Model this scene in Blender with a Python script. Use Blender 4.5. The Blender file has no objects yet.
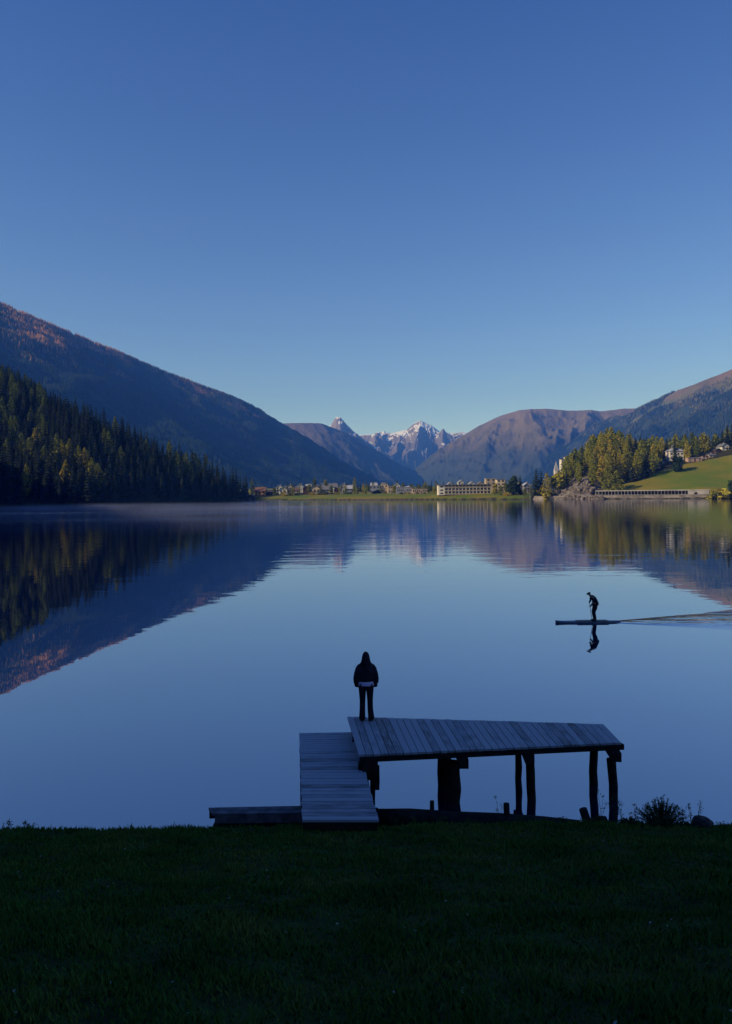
import bpy, bmesh, math, random
import numpy as np
from mathutils import Vector, Matrix

R = math.radians
scene = bpy.context.scene
random.seed(7)
rng = np.random.default_rng(11)

# ------------------------------------------------------------------ camera
CAM_H = 6.8
F = 760.0
ROLL = R(0.63)
cam_d = bpy.data.cameras.new("camera")
cam = bpy.data.objects.new("camera", cam_d)
scene.collection.objects.link(cam)
scene.camera = cam
cam_d.sensor_fit = 'VERTICAL'
cam_d.sensor_height = 36.0
cam_d.lens = F / 1024 * 36
cam_d.shift_y = (492 - 512) / 1024
cam_d.clip_start = 0.1
cam_d.clip_end = 40000
cam.matrix_world = Matrix.Translation((0, 0, CAM_H)) @ Matrix.Rotation(R(90), 4, 'X') @ Matrix.Rotation(-ROLL, 4, 'Z')

# ------------------------------------------------------------------ world, sun, exposure
SUN_EL = R(27)
to_sun = Vector((-0.94, -0.34, 0)).normalized()
world = bpy.data.worlds.new("World")
scene.world = world
world.use_nodes = True
nt = world.node_tree
bg = nt.nodes['Background']
sky = nt.nodes.new('ShaderNodeTexSky')
sky.sky_type = 'NISHITA'
sky.sun_disc = False
sky.sun_elevation = SUN_EL
sky.sun_rotation = math.atan2(to_sun.x, to_sun.y)
sky.altitude = 1500
sky.air_density = 1.0
sky.dust_density = 0.3
sky.ozone_density = 4.0
tint = nt.nodes.new('ShaderNodeMix')
tint.data_type = 'RGBA'
tint.blend_type = 'MULTIPLY'
tint.inputs[0].default_value = 1.0
tcw = nt.nodes.new('ShaderNodeTexCoord'); sepw = nt.nodes.new('ShaderNodeSeparateXYZ')
nt.links.new(tcw.outputs['Generated'], sepw.inputs[0])
crw = nt.nodes.new('ShaderNodeValToRGB')
SKY_TINT = ((0.0, (1.15, 1.1, 1.1)), (0.12, (0.86, 0.90, 0.93)), (0.245, (0.40, 0.75, 0.95)), (0.45, (0.06, 0.46, 1.0)), (0.58, (0.0, 0.36, 1.0)), (1.0, (0.0, 0.34, 0.95)))
for q_, c_ in SKY_TINT:
    e_ = crw.color_ramp.elements[0] if q_ == 0.0 else (crw.color_ramp.elements[1] if q_ == 1.0 else crw.color_ramp.elements.new(q_))
    e_.position = q_; e_.color = (*c_, 1)
nt.links.new(sepw.outputs[2], crw.inputs[0]); nt.links.new(crw.outputs[0], tint.inputs[7])
nt.links.new(sky.outputs[0], tint.inputs[6])
nt.links.new(tint.outputs[2], bg.inputs[0])
bg.inputs[1].default_value = 0.125

sun_d = bpy.data.lights.new("sun", 'SUN')
sun_d.energy = 4.2
sun_d.angle = R(0.5)
sun_d.color = (1.0, 0.86, 0.68)
sun = bpy.data.objects.new("sun", sun_d)
scene.collection.objects.link(sun)
sd = Vector((to_sun.x * math.cos(SUN_EL), to_sun.y * math.cos(SUN_EL), math.sin(SUN_EL)))
sun.rotation_euler = sd.to_track_quat('Z', 'Y').to_euler()

scene.view_settings.view_transform = 'Standard'
scene.view_settings.look = 'None'
scene.view_settings.exposure = 0.0
scene.view_settings.gamma = 1
scene.view_settings.use_curve_mapping = False
cy = scene.cycles
cy.use_denoising = True
cy.max_bounces = 6
cy.diffuse_bounces = 2
cy.glossy_bounces = 3
cy.volume_bounces = 1
cy.transparent_max_bounces = 6
cy.caustics_reflective = False
cy.caustics_refractive = False
cy.sample_clamp_indirect = 4

# ------------------------------------------------------------------ geometry of the view
ca, sa = math.cos(ROLL), math.sin(ROLL)

def ray(px, py):
    u, v = px - 366.0, 492.0 - py
    return (u * ca + v * sa) / F, (-u * sa + v * ca) / F

def at_y(px, py, Y):
    a, b = ray(px, py)
    return (a * Y, Y, CAM_H + b * Y)

def at_z(px, py, z=0.0):
    a, b = ray(px, py)
    Y = (z - CAM_H) / b
    return (a * Y, Y, z)

def project(X, Y, Z):
    a = X / Y * F
    b = (Z - CAM_H) / Y * F
    return 366 + a * ca - b * sa, 492 - (a * sa + b * ca)

# ------------------------------------------------------------------ noise in numpy
def _hash(ix, iy, seed):
    n = (ix.astype(np.int64) * 374761393 + iy.astype(np.int64) * 668265263 + seed * 974634777) & 0xffffffff
    n = ((n ^ (n >> 13)) * 1274126177) & 0xffffffff
    n = n ^ (n >> 16)
    return (n & 0xffff) / 65535.0

def vnoise(x, y, seed=0):
    x = np.asarray(x, float); y = np.asarray(y, float)
    ix, iy = np.floor(x), np.floor(y)
    fx, fy = x - ix, y - iy
    fx = fx * fx * (3 - 2 * fx); fy = fy * fy * (3 - 2 * fy)
    a = _hash(ix, iy, seed); b = _hash(ix + 1, iy, seed)
    c = _hash(ix, iy + 1, seed); d = _hash(ix + 1, iy + 1, seed)
    return (a * (1 - fx) + b * fx) * (1 - fy) + (c * (1 - fx) + d * fx) * fy

def fbm(x, y, octaves=4, seed=0, ridged=False):
    s = 0; a = 0.5; t = 0
    for i in range(octaves):
        n = vnoise(x * 2 ** i + 17.3 * i, y * 2 ** i - 9.1 * i, seed + i)
        if ridged:
            n = 1 - np.abs(2 * n - 1)
        s = s + a * n; t += a; a *= 0.5
    return s / t                     # 0..1

# ------------------------------------------------------------------ object helpers
col = scene.collection

def new_mesh(name, verts, faces, mats, smooth=False, fmat=None):
    me = bpy.data.meshes.new(name)
    if isinstance(faces, np.ndarray):
        n = len(faces); k = faces.shape[1]
        me.vertices.add(len(verts)); me.vertices.foreach_set('co', np.asarray(verts, np.float32).ravel())
        me.loops.add(n * k); me.loops.foreach_set('vertex_index', faces.ravel().astype(np.int32))
        me.polygons.add(n); me.polygons.foreach_set('loop_start', np.arange(0, n * k, k, dtype=np.int32))
        me.polygons.foreach_set('loop_total', np.full(n, k, np.int32))
        me.update(calc_edges=True); me.validate()
    else:
        me.from_pydata([tuple(v) for v in verts], [], [tuple(f) for f in faces])
        me.update()
    if not isinstance(mats, (list, tuple)):
        mats = [mats]
    for m in mats:
        me.materials.append(m)
    if smooth:
        me.polygons.foreach_set('use_smooth', [True] * len(me.polygons))
    if fmat is not None:
        me.polygons.foreach_set('material_index', fmat)
    return me

def link(name, me, parent=None, loc=None):
    o = bpy.data.objects.new(name, me)
    col.objects.link(o)
    if parent is not None:
        o.parent = parent
    if loc is not None:
        o.location = loc
    return o

def tag(o, label=None, cat=None, group=None, kind=None):
    if label: o['label'] = label
    if cat: o['category'] = cat
    if group: o['group'] = group
    if kind: o['kind'] = kind
    return o

def empty(name, loc, rz=0.0, scale=1.0):
    o = bpy.data.objects.new(name, None)
    o.empty_display_size = 0.5
    col.objects.link(o)
    o.location = loc
    o.rotation_euler = (0, 0, rz)
    o.scale = (scale,) * 3 if not isinstance(scale, tuple) else scale
    return o

class MB:
    """collects shapes into one mesh"""
    def __init__(s): s.v = []; s.f = []
    def add(s, vs, fs):
        n = len(s.v); s.v += [tuple(v) for v in vs]; s.f += [tuple(i + n for i in f) for f in fs]; return s
    def box(s, c, d, rz=0.0):
        cx, cy_, cz = c; dx, dy, dz = d[0] / 2, d[1] / 2, d[2] / 2
        co, si = math.cos(rz), math.sin(rz)
        vs = []
        for z in (-dz, dz):
            for x, y in ((-dx, -dy), (dx, -dy), (dx, dy), (-dx, dy)):
                vs.append((cx + x * co - y * si, cy_ + x * si + y * co, cz + z))
        return s.add(vs, [(3, 2, 1, 0), (4, 5, 6, 7), (0, 1, 5, 4), (1, 2, 6, 5), (2, 3, 7, 6), (3, 0, 4, 7)])
    def hexa(s, bottom, top):
        return s.add(list(bottom) + list(top), [(3, 2, 1, 0), (4, 5, 6, 7), (0, 1, 5, 4), (1, 2, 6, 5), (2, 3, 7, 6), (3, 0, 4, 7)])
    def tube(s, pts, rad, n=8, wob=0.0, caps=True):
        pts = [Vector(p) for p in pts]
        if not isinstance(rad, (list, tuple)): rad = [rad] * len(pts)
        vs = []; fs = []
        for i, p in enumerate(pts):
            d = (pts[min(i + 1, len(pts) - 1)] - pts[max(i - 1, 0)]).normalized()
            ref = Vector((0, 0, 1)) if abs(d.z) < 0.8 else Vector((1, 0, 0))
            a = d.cross(ref).normalized(); b = d.cross(a).normalized()
            r = rad[i]
            rx, ry = (r if isinstance(r, tuple) else (r, r))
            for k in range(n):
                t = 2 * math.pi * k / n
                w = 1 + wob * (random.random() - 0.5)
                vs.append(p + a * math.cos(t) * rx * w + b * math.sin(t) * ry * w)
        for i in range(len(pts) - 1):
            for k in range(n):
                fs.append((i * n + k, i * n + (k + 1) % n, (i + 1) * n + (k + 1) % n, (i + 1) * n + k))
        if caps:
            fs.append(tuple(range(n - 1, -1, -1))); fs.append(tuple(range((len(pts) - 1) * n, len(pts) * n)))
        return s.add(vs, fs)
    def rings(s, rings, n=16):
        """rings: (cx, cy, cz, rx, ry) stacked in z -> closed loft"""
        vs = []; fs = []
        for (cx, cy_, cz, rx, ry) in rings:
            for k in range(n):
                t = 2 * math.pi * k / n
                vs.append((cx + rx * math.cos(t), cy_ + ry * math.sin(t), cz))
        for i in range(len(rings) - 1):
            for k in range(n):
                fs.append((i * n + k, i * n + (k + 1) % n, (i + 1) * n + (k + 1) % n, (i + 1) * n + k))
        fs.append(tuple(range(n - 1, -1, -1))); fs.append(tuple(range((len(rings) - 1) * n, len(rings) * n)))
        return s.add(vs, fs)
    def build(s, name, m, parent=None, smooth=False, bevel=0.0, loc=None):
        o = link(name, new_mesh(name, s.v, s.f, m, smooth), parent, loc)
        if bevel:
            b = o.modifiers.new('bevel', 'BEVEL'); b.width = bevel; b.segments = 2; b.limit_method = 'ANGLE'
        return o

def children_of(o):
    return [c for c in ALL_CH.get(o.name, [])]

def dup(root, kids, loc, rz, sc, label, cat, group):
    r = root.copy(); col.objects.link(r)
    r.location = loc; r.rotation_euler = (0, 0, rz)
    r.scale = sc if isinstance(sc, tuple) else (sc, sc, sc)
    r['label'] = label; r['category'] = cat
    if group: r['group'] = group
    elif 'group' in r: del r['group']
    for k in kids:
        c = k.copy(); col.objects.link(c); c.parent = r
    return r

# ------------------------------------------------------------------ materials
def mat(name, color, rough=0.8, spec=0.3, var=0.15, scale=5.0, bump=0.0, bscale=None, coords='Object', stretch=(1, 1, 1), color2=None):
    m = bpy.data.materials.new(name); m.use_nodes = True
    n = m.node_tree.nodes; l = m.node_tree.links
    p = n['Principled BSDF']
    p.inputs['Roughness'].default_value = rough
    p.inputs['Specular IOR Level'].default_value = spec
    tc = n.new('ShaderNodeTexCoord'); mp = n.new('ShaderNodeMapping'); mp.inputs['Scale'].default_value = stretch
    l.new(tc.outputs[coords], mp.inputs[0])
    nz = n.new('ShaderNodeTexNoise'); nz.inputs['Scale'].default_value = scale; nz.inputs['Detail'].default_value = 5
    l.new(mp.outputs[0], nz.inputs['Vector'])
    cr = n.new('ShaderNodeValToRGB')
    c = Vector(color)
    a = c * (1 - var); b = Vector(color2) if color2 else c * (1 + var)
    cr.color_ramp.elements[0].color = (*a, 1); cr.color_ramp.elements[0].position = 0.35
    cr.color_ramp.elements[1].color = (*b, 1); cr.color_ramp.elements[1].position = 0.65
    l.new(nz.outputs[0], cr.inputs[0]); l.new(cr.outputs[0], p.inputs['Base Color'])
    if bump:
        nb = n.new('ShaderNodeTexNoise'); nb.inputs['Scale'].default_value = bscale or scale * 3; nb.inputs['Detail'].default_value = 6
        l.new(mp.outputs[0], nb.inputs['Vector'])
        bp = n.new('ShaderNodeBump'); bp.inputs['Strength'].default_value = bump; bp.inputs['Distance'].default_value = 0.02
        l.new(nb.outputs[0], bp.inputs['Height']); l.new(bp.outputs[0], p.inputs['Normal'])
    return m

def crown_mat(name, c1, c2, c3=None, nscale=0.35):
    """leaf material, tone picked by object and by clump noise"""
    m = bpy.data.materials.new(name); m.use_nodes = True
    n = m.node_tree.nodes; l = m.node_tree.links
    p = n['Principled BSDF']; p.inputs['Roughness'].default_value = 0.85; p.inputs['Specular IOR Level'].default_value = 0.15
    oi = n.new('ShaderNodeObjectInfo'); geo = n.new('ShaderNodeNewGeometry')
    nz = n.new('ShaderNodeTexNoise'); nz.inputs['Scale'].default_value = nscale; nz.inputs['Detail'].default_value = 4
    l.new(geo.outputs['Position'], nz.inputs['Vector'])
    ad = n.new('ShaderNodeMath'); ad.operation = 'ADD'
    mu = n.new('ShaderNodeMath'); mu.operation = 'MULTIPLY'; mu.inputs[1].default_value = 0.7
    l.new(oi.outputs['Random'], mu.inputs[0])
    l.new(mu.outputs[0], ad.inputs[0])
    m2 = n.new('ShaderNodeMath'); m2.operation = 'MULTIPLY_ADD'; m2.inputs[1].default_value = 1.2; m2.inputs[2].default_value = -0.45
    l.new(nz.outputs[0], m2.inputs[0]); l.new(m2.outputs[0], ad.inputs[1])
    cr = n.new('ShaderNodeValToRGB')
    cr.color_ramp.elements[0].color = (*c1, 1); cr.color_ramp.elements[0].position = 0.1
    cr.color_ramp.elements[1].color = (*c2, 1); cr.color_ramp.elements[1].position = 0.6
    if c3:
        e = cr.color_ramp.elements.new(0.95); e.color = (*c3, 1)
    l.new(ad.outputs[0], cr.inputs[0]); l.new(cr.outputs[0], p.inputs['Base Color'])
    return m

M = {}
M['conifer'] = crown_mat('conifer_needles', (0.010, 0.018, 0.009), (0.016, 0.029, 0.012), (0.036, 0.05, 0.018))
M['larch'] = crown_mat('larch_needles', (0.18, 0.20, 0.022), (0.34, 0.29, 0.03), (0.46, 0.32, 0.03))
M['larch_green'] = crown_mat('green_larch_needles', (0.09, 0.12, 0.022), (0.18, 0.20, 0.03), (0.27, 0.25, 0.033))
M['yellow'] = crown_mat('yellow_leaves', (0.26, 0.26, 0.035), (0.38, 0.31, 0.035), (0.48, 0.30, 0.03))
M['broadleaf'] = crown_mat('broad_leaves', (0.07, 0.10, 0.02), (0.16, 0.18, 0.03), (0.27, 0.23, 0.03))
M['darkleaf'] = crown_mat('dark_leaves', (0.02, 0.045, 0.025), (0.03, 0.06, 0.03), (0.045, 0.075, 0.03))
M['paleleaf'] = crown_mat('pale_leaves', (0.14, 0.17, 0.10), (0.22, 0.24, 0.15), (0.26, 0.27, 0.17))
M['bark'] = mat('bark', (0.06, 0.045, 0.035), 0.9, 0.1, 0.3, 3)
M['rock'] = mat('rock', (0.04, 0.04, 0.045), 0.9, 0.2, 0.45, 1.2, 0.6, 4, color2=(0.07, 0.065, 0.065))
M['shore_rock'] = mat('shore_rock', (0.12, 0.10, 0.085), 0.9, 0.2, 0.5, 1.2, 0.8, 3, color2=(0.24, 0.20, 0.17))
M['jetty_dark'] = mat('dark_wet_timber', (0.02, 0.018, 0.018), 0.85, 0.15, 0.4, 8, 0.5, 30)
M['landing_wood'] = mat('dark_landing_wood', (0.13, 0.115, 0.13), 0.8, 0.2, 0.35, 6, 0.4, 25)
M['sole'] = mat('shoe_leather', (0.03, 0.025, 0.03), 0.7, 0.2)
M['jacket'] = mat('dark_jacket_fabric', (0.024, 0.021, 0.032), 0.9, 0.1, 0.4, 9, 0.8, 14)
M['jeans'] = mat('dark_jeans_fabric', (0.014, 0.015, 0.024), 0.9, 0.1, 0.3, 30, 0.3, 80)
M['shirt'] = mat('pale_lilac_fabric', (0.85, 0.66, 0.95), 0.9, 0.1, 0.1, 30)
M['skin'] = mat('skin', (0.45, 0.28, 0.2), 0.6, 0.3, 0.08, 10)
M['hair'] = mat('hair', (0.03, 0.02, 0.015), 0.7, 0.3)
M['wetsuit'] = mat('dark_sportswear', (0.015, 0.018, 0.03), 0.8, 0.2, 0.2, 20)
M['board'] = mat('board_foam', (0.13, 0.16, 0.22), 0.5, 0.4, 0.15, 3)
M['boardrail'] = mat('board_rail', (0.02, 0.025, 0.04), 0.5, 0.4, 0.1, 3)
M['shaft'] = mat('paddle_carbon', (0.03, 0.03, 0.035), 0.4, 0.5, 0.1, 3)
M['glass'] = mat('window_glass', (0.03, 0.035, 0.045), 0.12, 0.6, 0.2, 0.5)
M['white_wall'] = mat('white_render', (0.78, 0.71, 0.58), 0.9, 0.2, 0.10, 0.4)
M['cream_wall'] = mat('cream_render', (0.62, 0.50, 0.34), 0.9, 0.2, 0.12, 0.4)
M['beige_wall'] = mat('beige_render', (0.45, 0.35, 0.25), 0.9, 0.2, 0.12, 0.4)
M['grey_wall'] = mat('grey_render', (0.27, 0.28, 0.32), 0.9, 0.2, 0.12, 0.4)
M['brown_wall'] = mat('brown_boards', (0.12, 0.07, 0.045), 0.9, 0.2, 0.2, 0.6)
M['orange_wall'] = mat('orange_timber', (0.50, 0.23, 0.08), 0.9, 0.2, 0.15, 0.6)
M['pink_wall'] = mat('pink_render', (0.50, 0.32, 0.25), 0.9, 0.2, 0.12, 0.4)
M['dark_wall'] = mat('dark_boards', (0.035, 0.03, 0.035), 0.9, 0.2, 0.2, 0.6)
M['roof_grey'] = mat('grey_roof', (0.17, 0.165, 0.17), 0.8, 0.3, 0.15, 0.5)
M['roof_pale'] = mat('pale_roof', (0.42, 0.42, 0.44), 0.7, 0.3, 0.1, 0.5)
M['roof_brown'] = mat('brown_roof', (0.14, 0.09, 0.065), 0.85, 0.3, 0.2, 0.5)
M['roof_red'] = mat('rust_roof', (0.24, 0.12, 0.07), 0.85, 0.3, 0.2, 0.5)
M['roof_dark'] = mat('dark_roof', (0.06, 0.055, 0.06), 0.85, 0.3, 0.2, 0.5)
M['concrete'] = mat('concrete', (0.40, 0.37, 0.33), 0.9, 0.2, 0.2, 0.15, 0.2, 1.5)
M['concrete_old'] = mat('weathered_concrete', (0.26, 0.225, 0.19), 0.9, 0.2, 0.35, 0.25, 0.3, 1.5)
M['sail'] = mat('white_paint', (0.72, 0.68, 0.6), 0.6, 0.3, 0.05, 1)
M['car_paint'] = mat('dark_car_paint', (0.03, 0.032, 0.04), 0.25, 0.6, 0.1, 1)
M['tyre'] = mat('tyre_rubber', (0.02, 0.02, 0.02), 0.9, 0.2, 0.1, 1)
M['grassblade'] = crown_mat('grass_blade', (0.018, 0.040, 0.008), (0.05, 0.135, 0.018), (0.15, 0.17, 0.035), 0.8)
M['weed'] = crown_mat('weed_leaf', (0.016, 0.035, 0.012), (0.03, 0.06, 0.018), (0.05, 0.07, 0.025))
M['weed_stalk'] = mat('weed_stalk', (0.03, 0.035, 0.02), 0.9, 0.1)
M['fallen'] = mat('fallen_leaf', (0.25, 0.25, 0.22), 0.8, 0.2, 0.2, 20)

def deck_mat():
    m = bpy.data.materials.new('weathered_planks'); m.use_nodes = True
    n = m.node_tree.nodes; l = m.node_tree.links
    p = n['Principled BSDF']; p.inputs['Roughness'].default_value = 0.7; p.inputs['Specular IOR Level'].default_value = 0.3
    at = n.new('ShaderNodeAttribute'); at.attribute_name = 'plank'
    uv = n.new('ShaderNodeAttribute'); uv.attribute_name = 'grain'
    mp = n.new('ShaderNodeMapping'); mp.inputs['Scale'].default_value = (1.2, 30, 1)
    l.new(uv.outputs['Vector'], mp.inputs[0])
    nz = n.new('ShaderNodeTexNoise'); nz.inputs['Scale'].default_value = 1.6; nz.inputs['Detail'].default_value = 6
    l.new(mp.outputs[0], nz.inputs['Vector'])
    nb = n.new('ShaderNodeTexNoise'); nb.inputs['Scale'].default_value = 2.2; nb.inputs['Detail'].default_value = 4
    l.new(uv.outputs['Vector'], nb.inputs['Vector'])
    mx = n.new('ShaderNodeMath'); mx.operation = 'MULTIPLY_ADD'; mx.inputs[1].default_value = 0.5
    l.new(at.outputs['Fac'], mx.inputs[0]); l.new(nz.outputs[0], mx.inputs[2])
    m3 = n.new('ShaderNodeMath'); m3.operation = 'MULTIPLY_ADD'; m3.inputs[1].default_value = 0.5
    l.new(nb.outputs[0], m3.inputs[0]); l.new(mx.outputs[0], m3.inputs[2])
    cr = n.new('ShaderNodeValToRGB')
    cr.color_ramp.elements[0].color = (0.055, 0.055, 0.062, 1); cr.color_ramp.elements[0].position = 0.55
    cr.color_ramp.elements[1].color = (0.38, 0.36, 0.39, 1); cr.color_ramp.elements[1].position = 1.25 if False else 1.0
    l.new(m3.outputs[0], cr.inputs[0]); l.new(cr.outputs[0], p.inputs['Base Color'])
    bp = n.new('ShaderNodeBump'); bp.inputs['Strength'].default_value = 0.4; bp.inputs['Distance'].default_value = 0.005
    l.new(nz.outputs[0], bp.inputs['Height']); l.new(bp.outputs[0], p.inputs['Normal'])
    return m
M['deck'] = deck_mat()

# ------------------------------------------------------------------ lake outline
LAKE = [(-20, 15.2), (-9, 14.95), (0, 14.9), (5, 14.9), (9, 14.6), (14, 14.6), (30, 15.0), (80, 25), (180, 60), (330, 240), (400, 440)]
LAKE += [at_z(p, q)[:2] for p, q in ((745, 498.2), (732, 498.3), (715, 498.5), (660, 498.8), (600, 499.2), (560, 499.3), (545, 499.2), (525, 499.4),
                                     (510, 499.5), (440, 499.7), (400, 499.9), (350, 500.1), (300, 500.2), (262, 500.5), (240, 500.6))]
LAKE += [(-165, 700), (-150, 650)]
LAKE += [at_z(p, q)[:2] for p, q in ((247, 502.2), (225, 502.8), (205, 503.1), (150, 504.2), (100, 505.2), (60, 505.9), (20, 506.2), (-15, 506.4))]
LAKE += [(-235, 420), (-160, 240), (-90, 100), (-45, 30)]
LK = np.array(LAKE)

def lake_dist(X, Y):
    """signed distance to the shoreline: negative inside the lake"""
    X = np.asarray(X, float); Y = np.asarray(Y, float)
    best = np.full(X.shape, 1e18); inside = np.zeros(X.shape, bool)
    n = len(LK)
    for i in range(n):
        x0, y0 = LK[i]; x1, y1 = LK[(i + 1) % n]
        dx, dy = x1 - x0, y1 - y0
        t = np.clip(((X - x0) * dx + (Y - y0) * dy) / (dx * dx + dy * dy), 0, 1)
        d = (X - x0 - t * dx) ** 2 + (Y - y0 - t * dy) ** 2
        best = np.minimum(best, d)
        cond = ((y0 > Y) != (y1 > Y)) & (X < (x1 - x0) * (Y - y0) / ((y1 - y0) if y1 != y0 else 1e-9) + x0)
        inside ^= cond
    d = np.sqrt(best)
    return np.where(inside, -d, d)

def smooth(a, b, x):
    t = np.clip((x - a) / (b - a), 0, 1)
    return t * t * (3 - 2 * t)

CREST = [(-700, 300, 690), (-250, 300, 690), (-60, 325, 690), (0, 343, 680), (40, 365, 690), (80, 398, 690), (120, 418, 690), (150, 438, 690), (170, 447, 690), (200, 457, 690), (228, 458, 660), (243, 463, 640), (251, 474, 640), (257, 496, 640), (300, 500, 640)]
_cr_px = np.array([c[0] for c in CREST], float)
_cr_z = np.array([max(at_y(*c)[2] - 21, 1.0) for c in CREST])
_cr_z[0:2] = [120, 128]

_RC = [(505, 480), (545, 478), (566, 462), (580, 452), (600, 436), (615, 434), (640, 440), (665, 438), (690, 434), (712, 432), (732, 426), (800, 410)]
_rc_px = np.array([c[0] for c in _RC], float)
_rc_z = np.array([max(at_y(c[0], c[1], 700)[2] - 21, 4.0) for c in _RC])

def height(X, Y):
    X = np.asarray(X, float); Y = np.asarray(Y, float)
    d = lake_dist(X, Y)
    bed = np.maximum(-0.9 * np.abs(d) , -3.0)
    # near bank
    bank = np.where(d < 0.6, d * 0.85, 0.51 + 0.315 * np.minimum(d - 0.6, 22) + 0.02 * np.maximum(d - 22, 0) * (np.abs(X) < 1e9))
    bank = np.minimum(bank, 9 + 0.01 * d)
    bank = bank + 0.20 * (fbm(X * 0.45, Y * 0.45, 3, 3) - 0.5) * smooth(0.6, 4, d) + 0.10 * (fbm(X * 0.8, X * 0, 3, 12) - 0.5) * smooth(0.2, 0.8, d) - 0.10 * np.exp(-((X - 2.6) ** 2 / 0.12 + (Y - 9.0) ** 2 / 0.12)) - 0.10 * np.exp(-((X - 3.0) ** 2 / 0.2 + (Y - 7.6) ** 2 / 0.1))
    bank = bank + 0.05 * (fbm(X * 1.7, Y * 1.7, 2, 9) - 0.5) * smooth(0.2, 1.0, d)
    # left wooded hill
    px = 366 + F * X / np.maximum(Y, 1.0)
    capf = np.interp(px, _cr_px, _cr_z)
    capn = 205.0  # unseen near part of the hill, raised to shade the foreground
    w = smooth(380, 520, Y)
    cap = capn * (1 - w) + capf * w
    cap = np.where((Y > 640), cap * (1 - smooth(690, 790, Y)) + 8 * smooth(690, 790, Y), cap)
    rise = 0.64 * np.maximum(d - 2, 0) + 1.0
    k = 12.0 + 0.0 * cap
    k = np.minimum(k, cap * 0.3)
    hh = np.clip(0.5 + 0.5 * (cap - rise) / np.maximum(k, .1), 0, 1)
    hill = cap * (1 - hh) + rise * hh - k * hh * (1 - hh)
    hill = hill * (1 + 0.10 * (fbm(X / 60, Y / 60, 3, 5) - 0.5))
    # town plain
    plain = np.where(d < 5, d * 0.28, 1.4 + 0.10 * np.minimum(d - 5, 30) + 0.022 * np.maximum(d - 35, 0))
    plain = np.minimum(plain, 13 + 0.002 * d)
    # right wooded hillside
    slope = np.interp(px, [505, 540, 560, 600, 640, 700, 760, 900], [0.03, 0.16, 0.30, 0.32, 0.27, 0.27, 0.30, 0.34])
    base = np.interp(px, [505, 540, 552, 585, 600, 640, 732], [1.5, 3, 7, 7, 5, 5.0, 5.0])
    rhill = base * smooth(0, 10, d) + slope * np.maximum(d - 9, 0) + 2 * (fbm(X / 40, Y / 40, 3, 8) - 0.5) * smooth(10, 60, d)
    # rocky headland
    rhill = rhill + 4.5 * smooth(562, 592, px) * (1 - smooth(590, 606, px)) * smooth(2, 20, d)
    wgal = smooth(590, 600, px)
    shelf = np.where(d < 12.5, 1.2 * smooth(0, 3, d), 6.1 + 0.27 * np.maximum(d - 17, 0) + (d - 17) * 1.09 * (d < 17))
    shelf = np.where(d >= 17, 6.1 + slope * (d - 17), shelf)
    rhill = rhill * (1 - wgal) + np.maximum(shelf, 0) * wgal
    rhill = np.where(d < 2, d * 0.4, rhill)
    rcap = np.interp(px, _rc_px, _rc_z)
    hr = np.clip(0.5 + 0.5 * (rcap - rhill) / 8.0, 0, 1)
    rhill = rcap * (1 - hr) + rhill * hr - 8.0 * hr * (1 - hr)
    wr = smooth(515, 550, px)
    far = plain * (1 - wr) + rhill * wr
    far = np.where(Y > 150, far, np.minimum(bank, 14))
    wl = smooth(-0.15, -0.17, 0) * 0
    left = (smooth(-25, -60, X) if False else (1 - smooth(-75, -40, X)))
    wn = smooth(150, 400, Y)
    near_or_far = bank * (1 - smooth(150, 260, Y)) + far * smooth(150, 260, Y)
    # left hill applies for px < 262 when far, X < -40 when near
    lmask_far = 1 - smooth(247, 260, px)
    lmask_far = lmask_far * (1 - smooth(690, 760, Y) * smooth(150, 250, px))
    lmask = np.where(Y > 300, lmask_far, left)
    land = near_or_far * (1 - lmask) + np.maximum(hill, 0.2) * lmask
    land = np.where(d < 2, np.minimum(land, np.maximum(d, 0) * 0.85 + 0.0), land)
    return np.where(d < 0, bed, land)

def gz(x, y):
    return float(height(np.array([x]), np.array([y]))[0])

# ------------------------------------------------------------------ ground sheet
def axis(parts):
    out = []
    for a, b, s in parts:
        out += list(np.arange(a, b, s))
    return np.array(out + [parts[-1][1]])
gx = axis([(-8800, -3000, 800), (-3000, -800, 200), (-800, -420, 25), (-420, -60, 9), (-60, -12, 4), (-12, 12, 0.12), (12, 60, 4), (60, 500, 7), (500, 900, 25), (900, 3000, 200), (3000, 8800, 800)])
gy = axis([(-4300, -600, 300), (-600, -40, 20), (-40, 0, 4), (0, 16.5, 0.12), (16.5, 60, 4), (60, 480, 15), (480, 760, 2.5), (760, 1200, 20), (1200, 3000, 200), (3000, 11300, 800)])
GX, GY = np.meshgrid(gx, gy)
GZ = height(GX, GY)
nx, ny = len(gx), len(gy)
idx = np.arange(nx * ny).reshape(ny, nx)
quads = np.stack([idx[:-1, :-1], idx[:-1, 1:], idx[1:, 1:], idx[1:, :-1]], -1).reshape(-1, 4)

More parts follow.
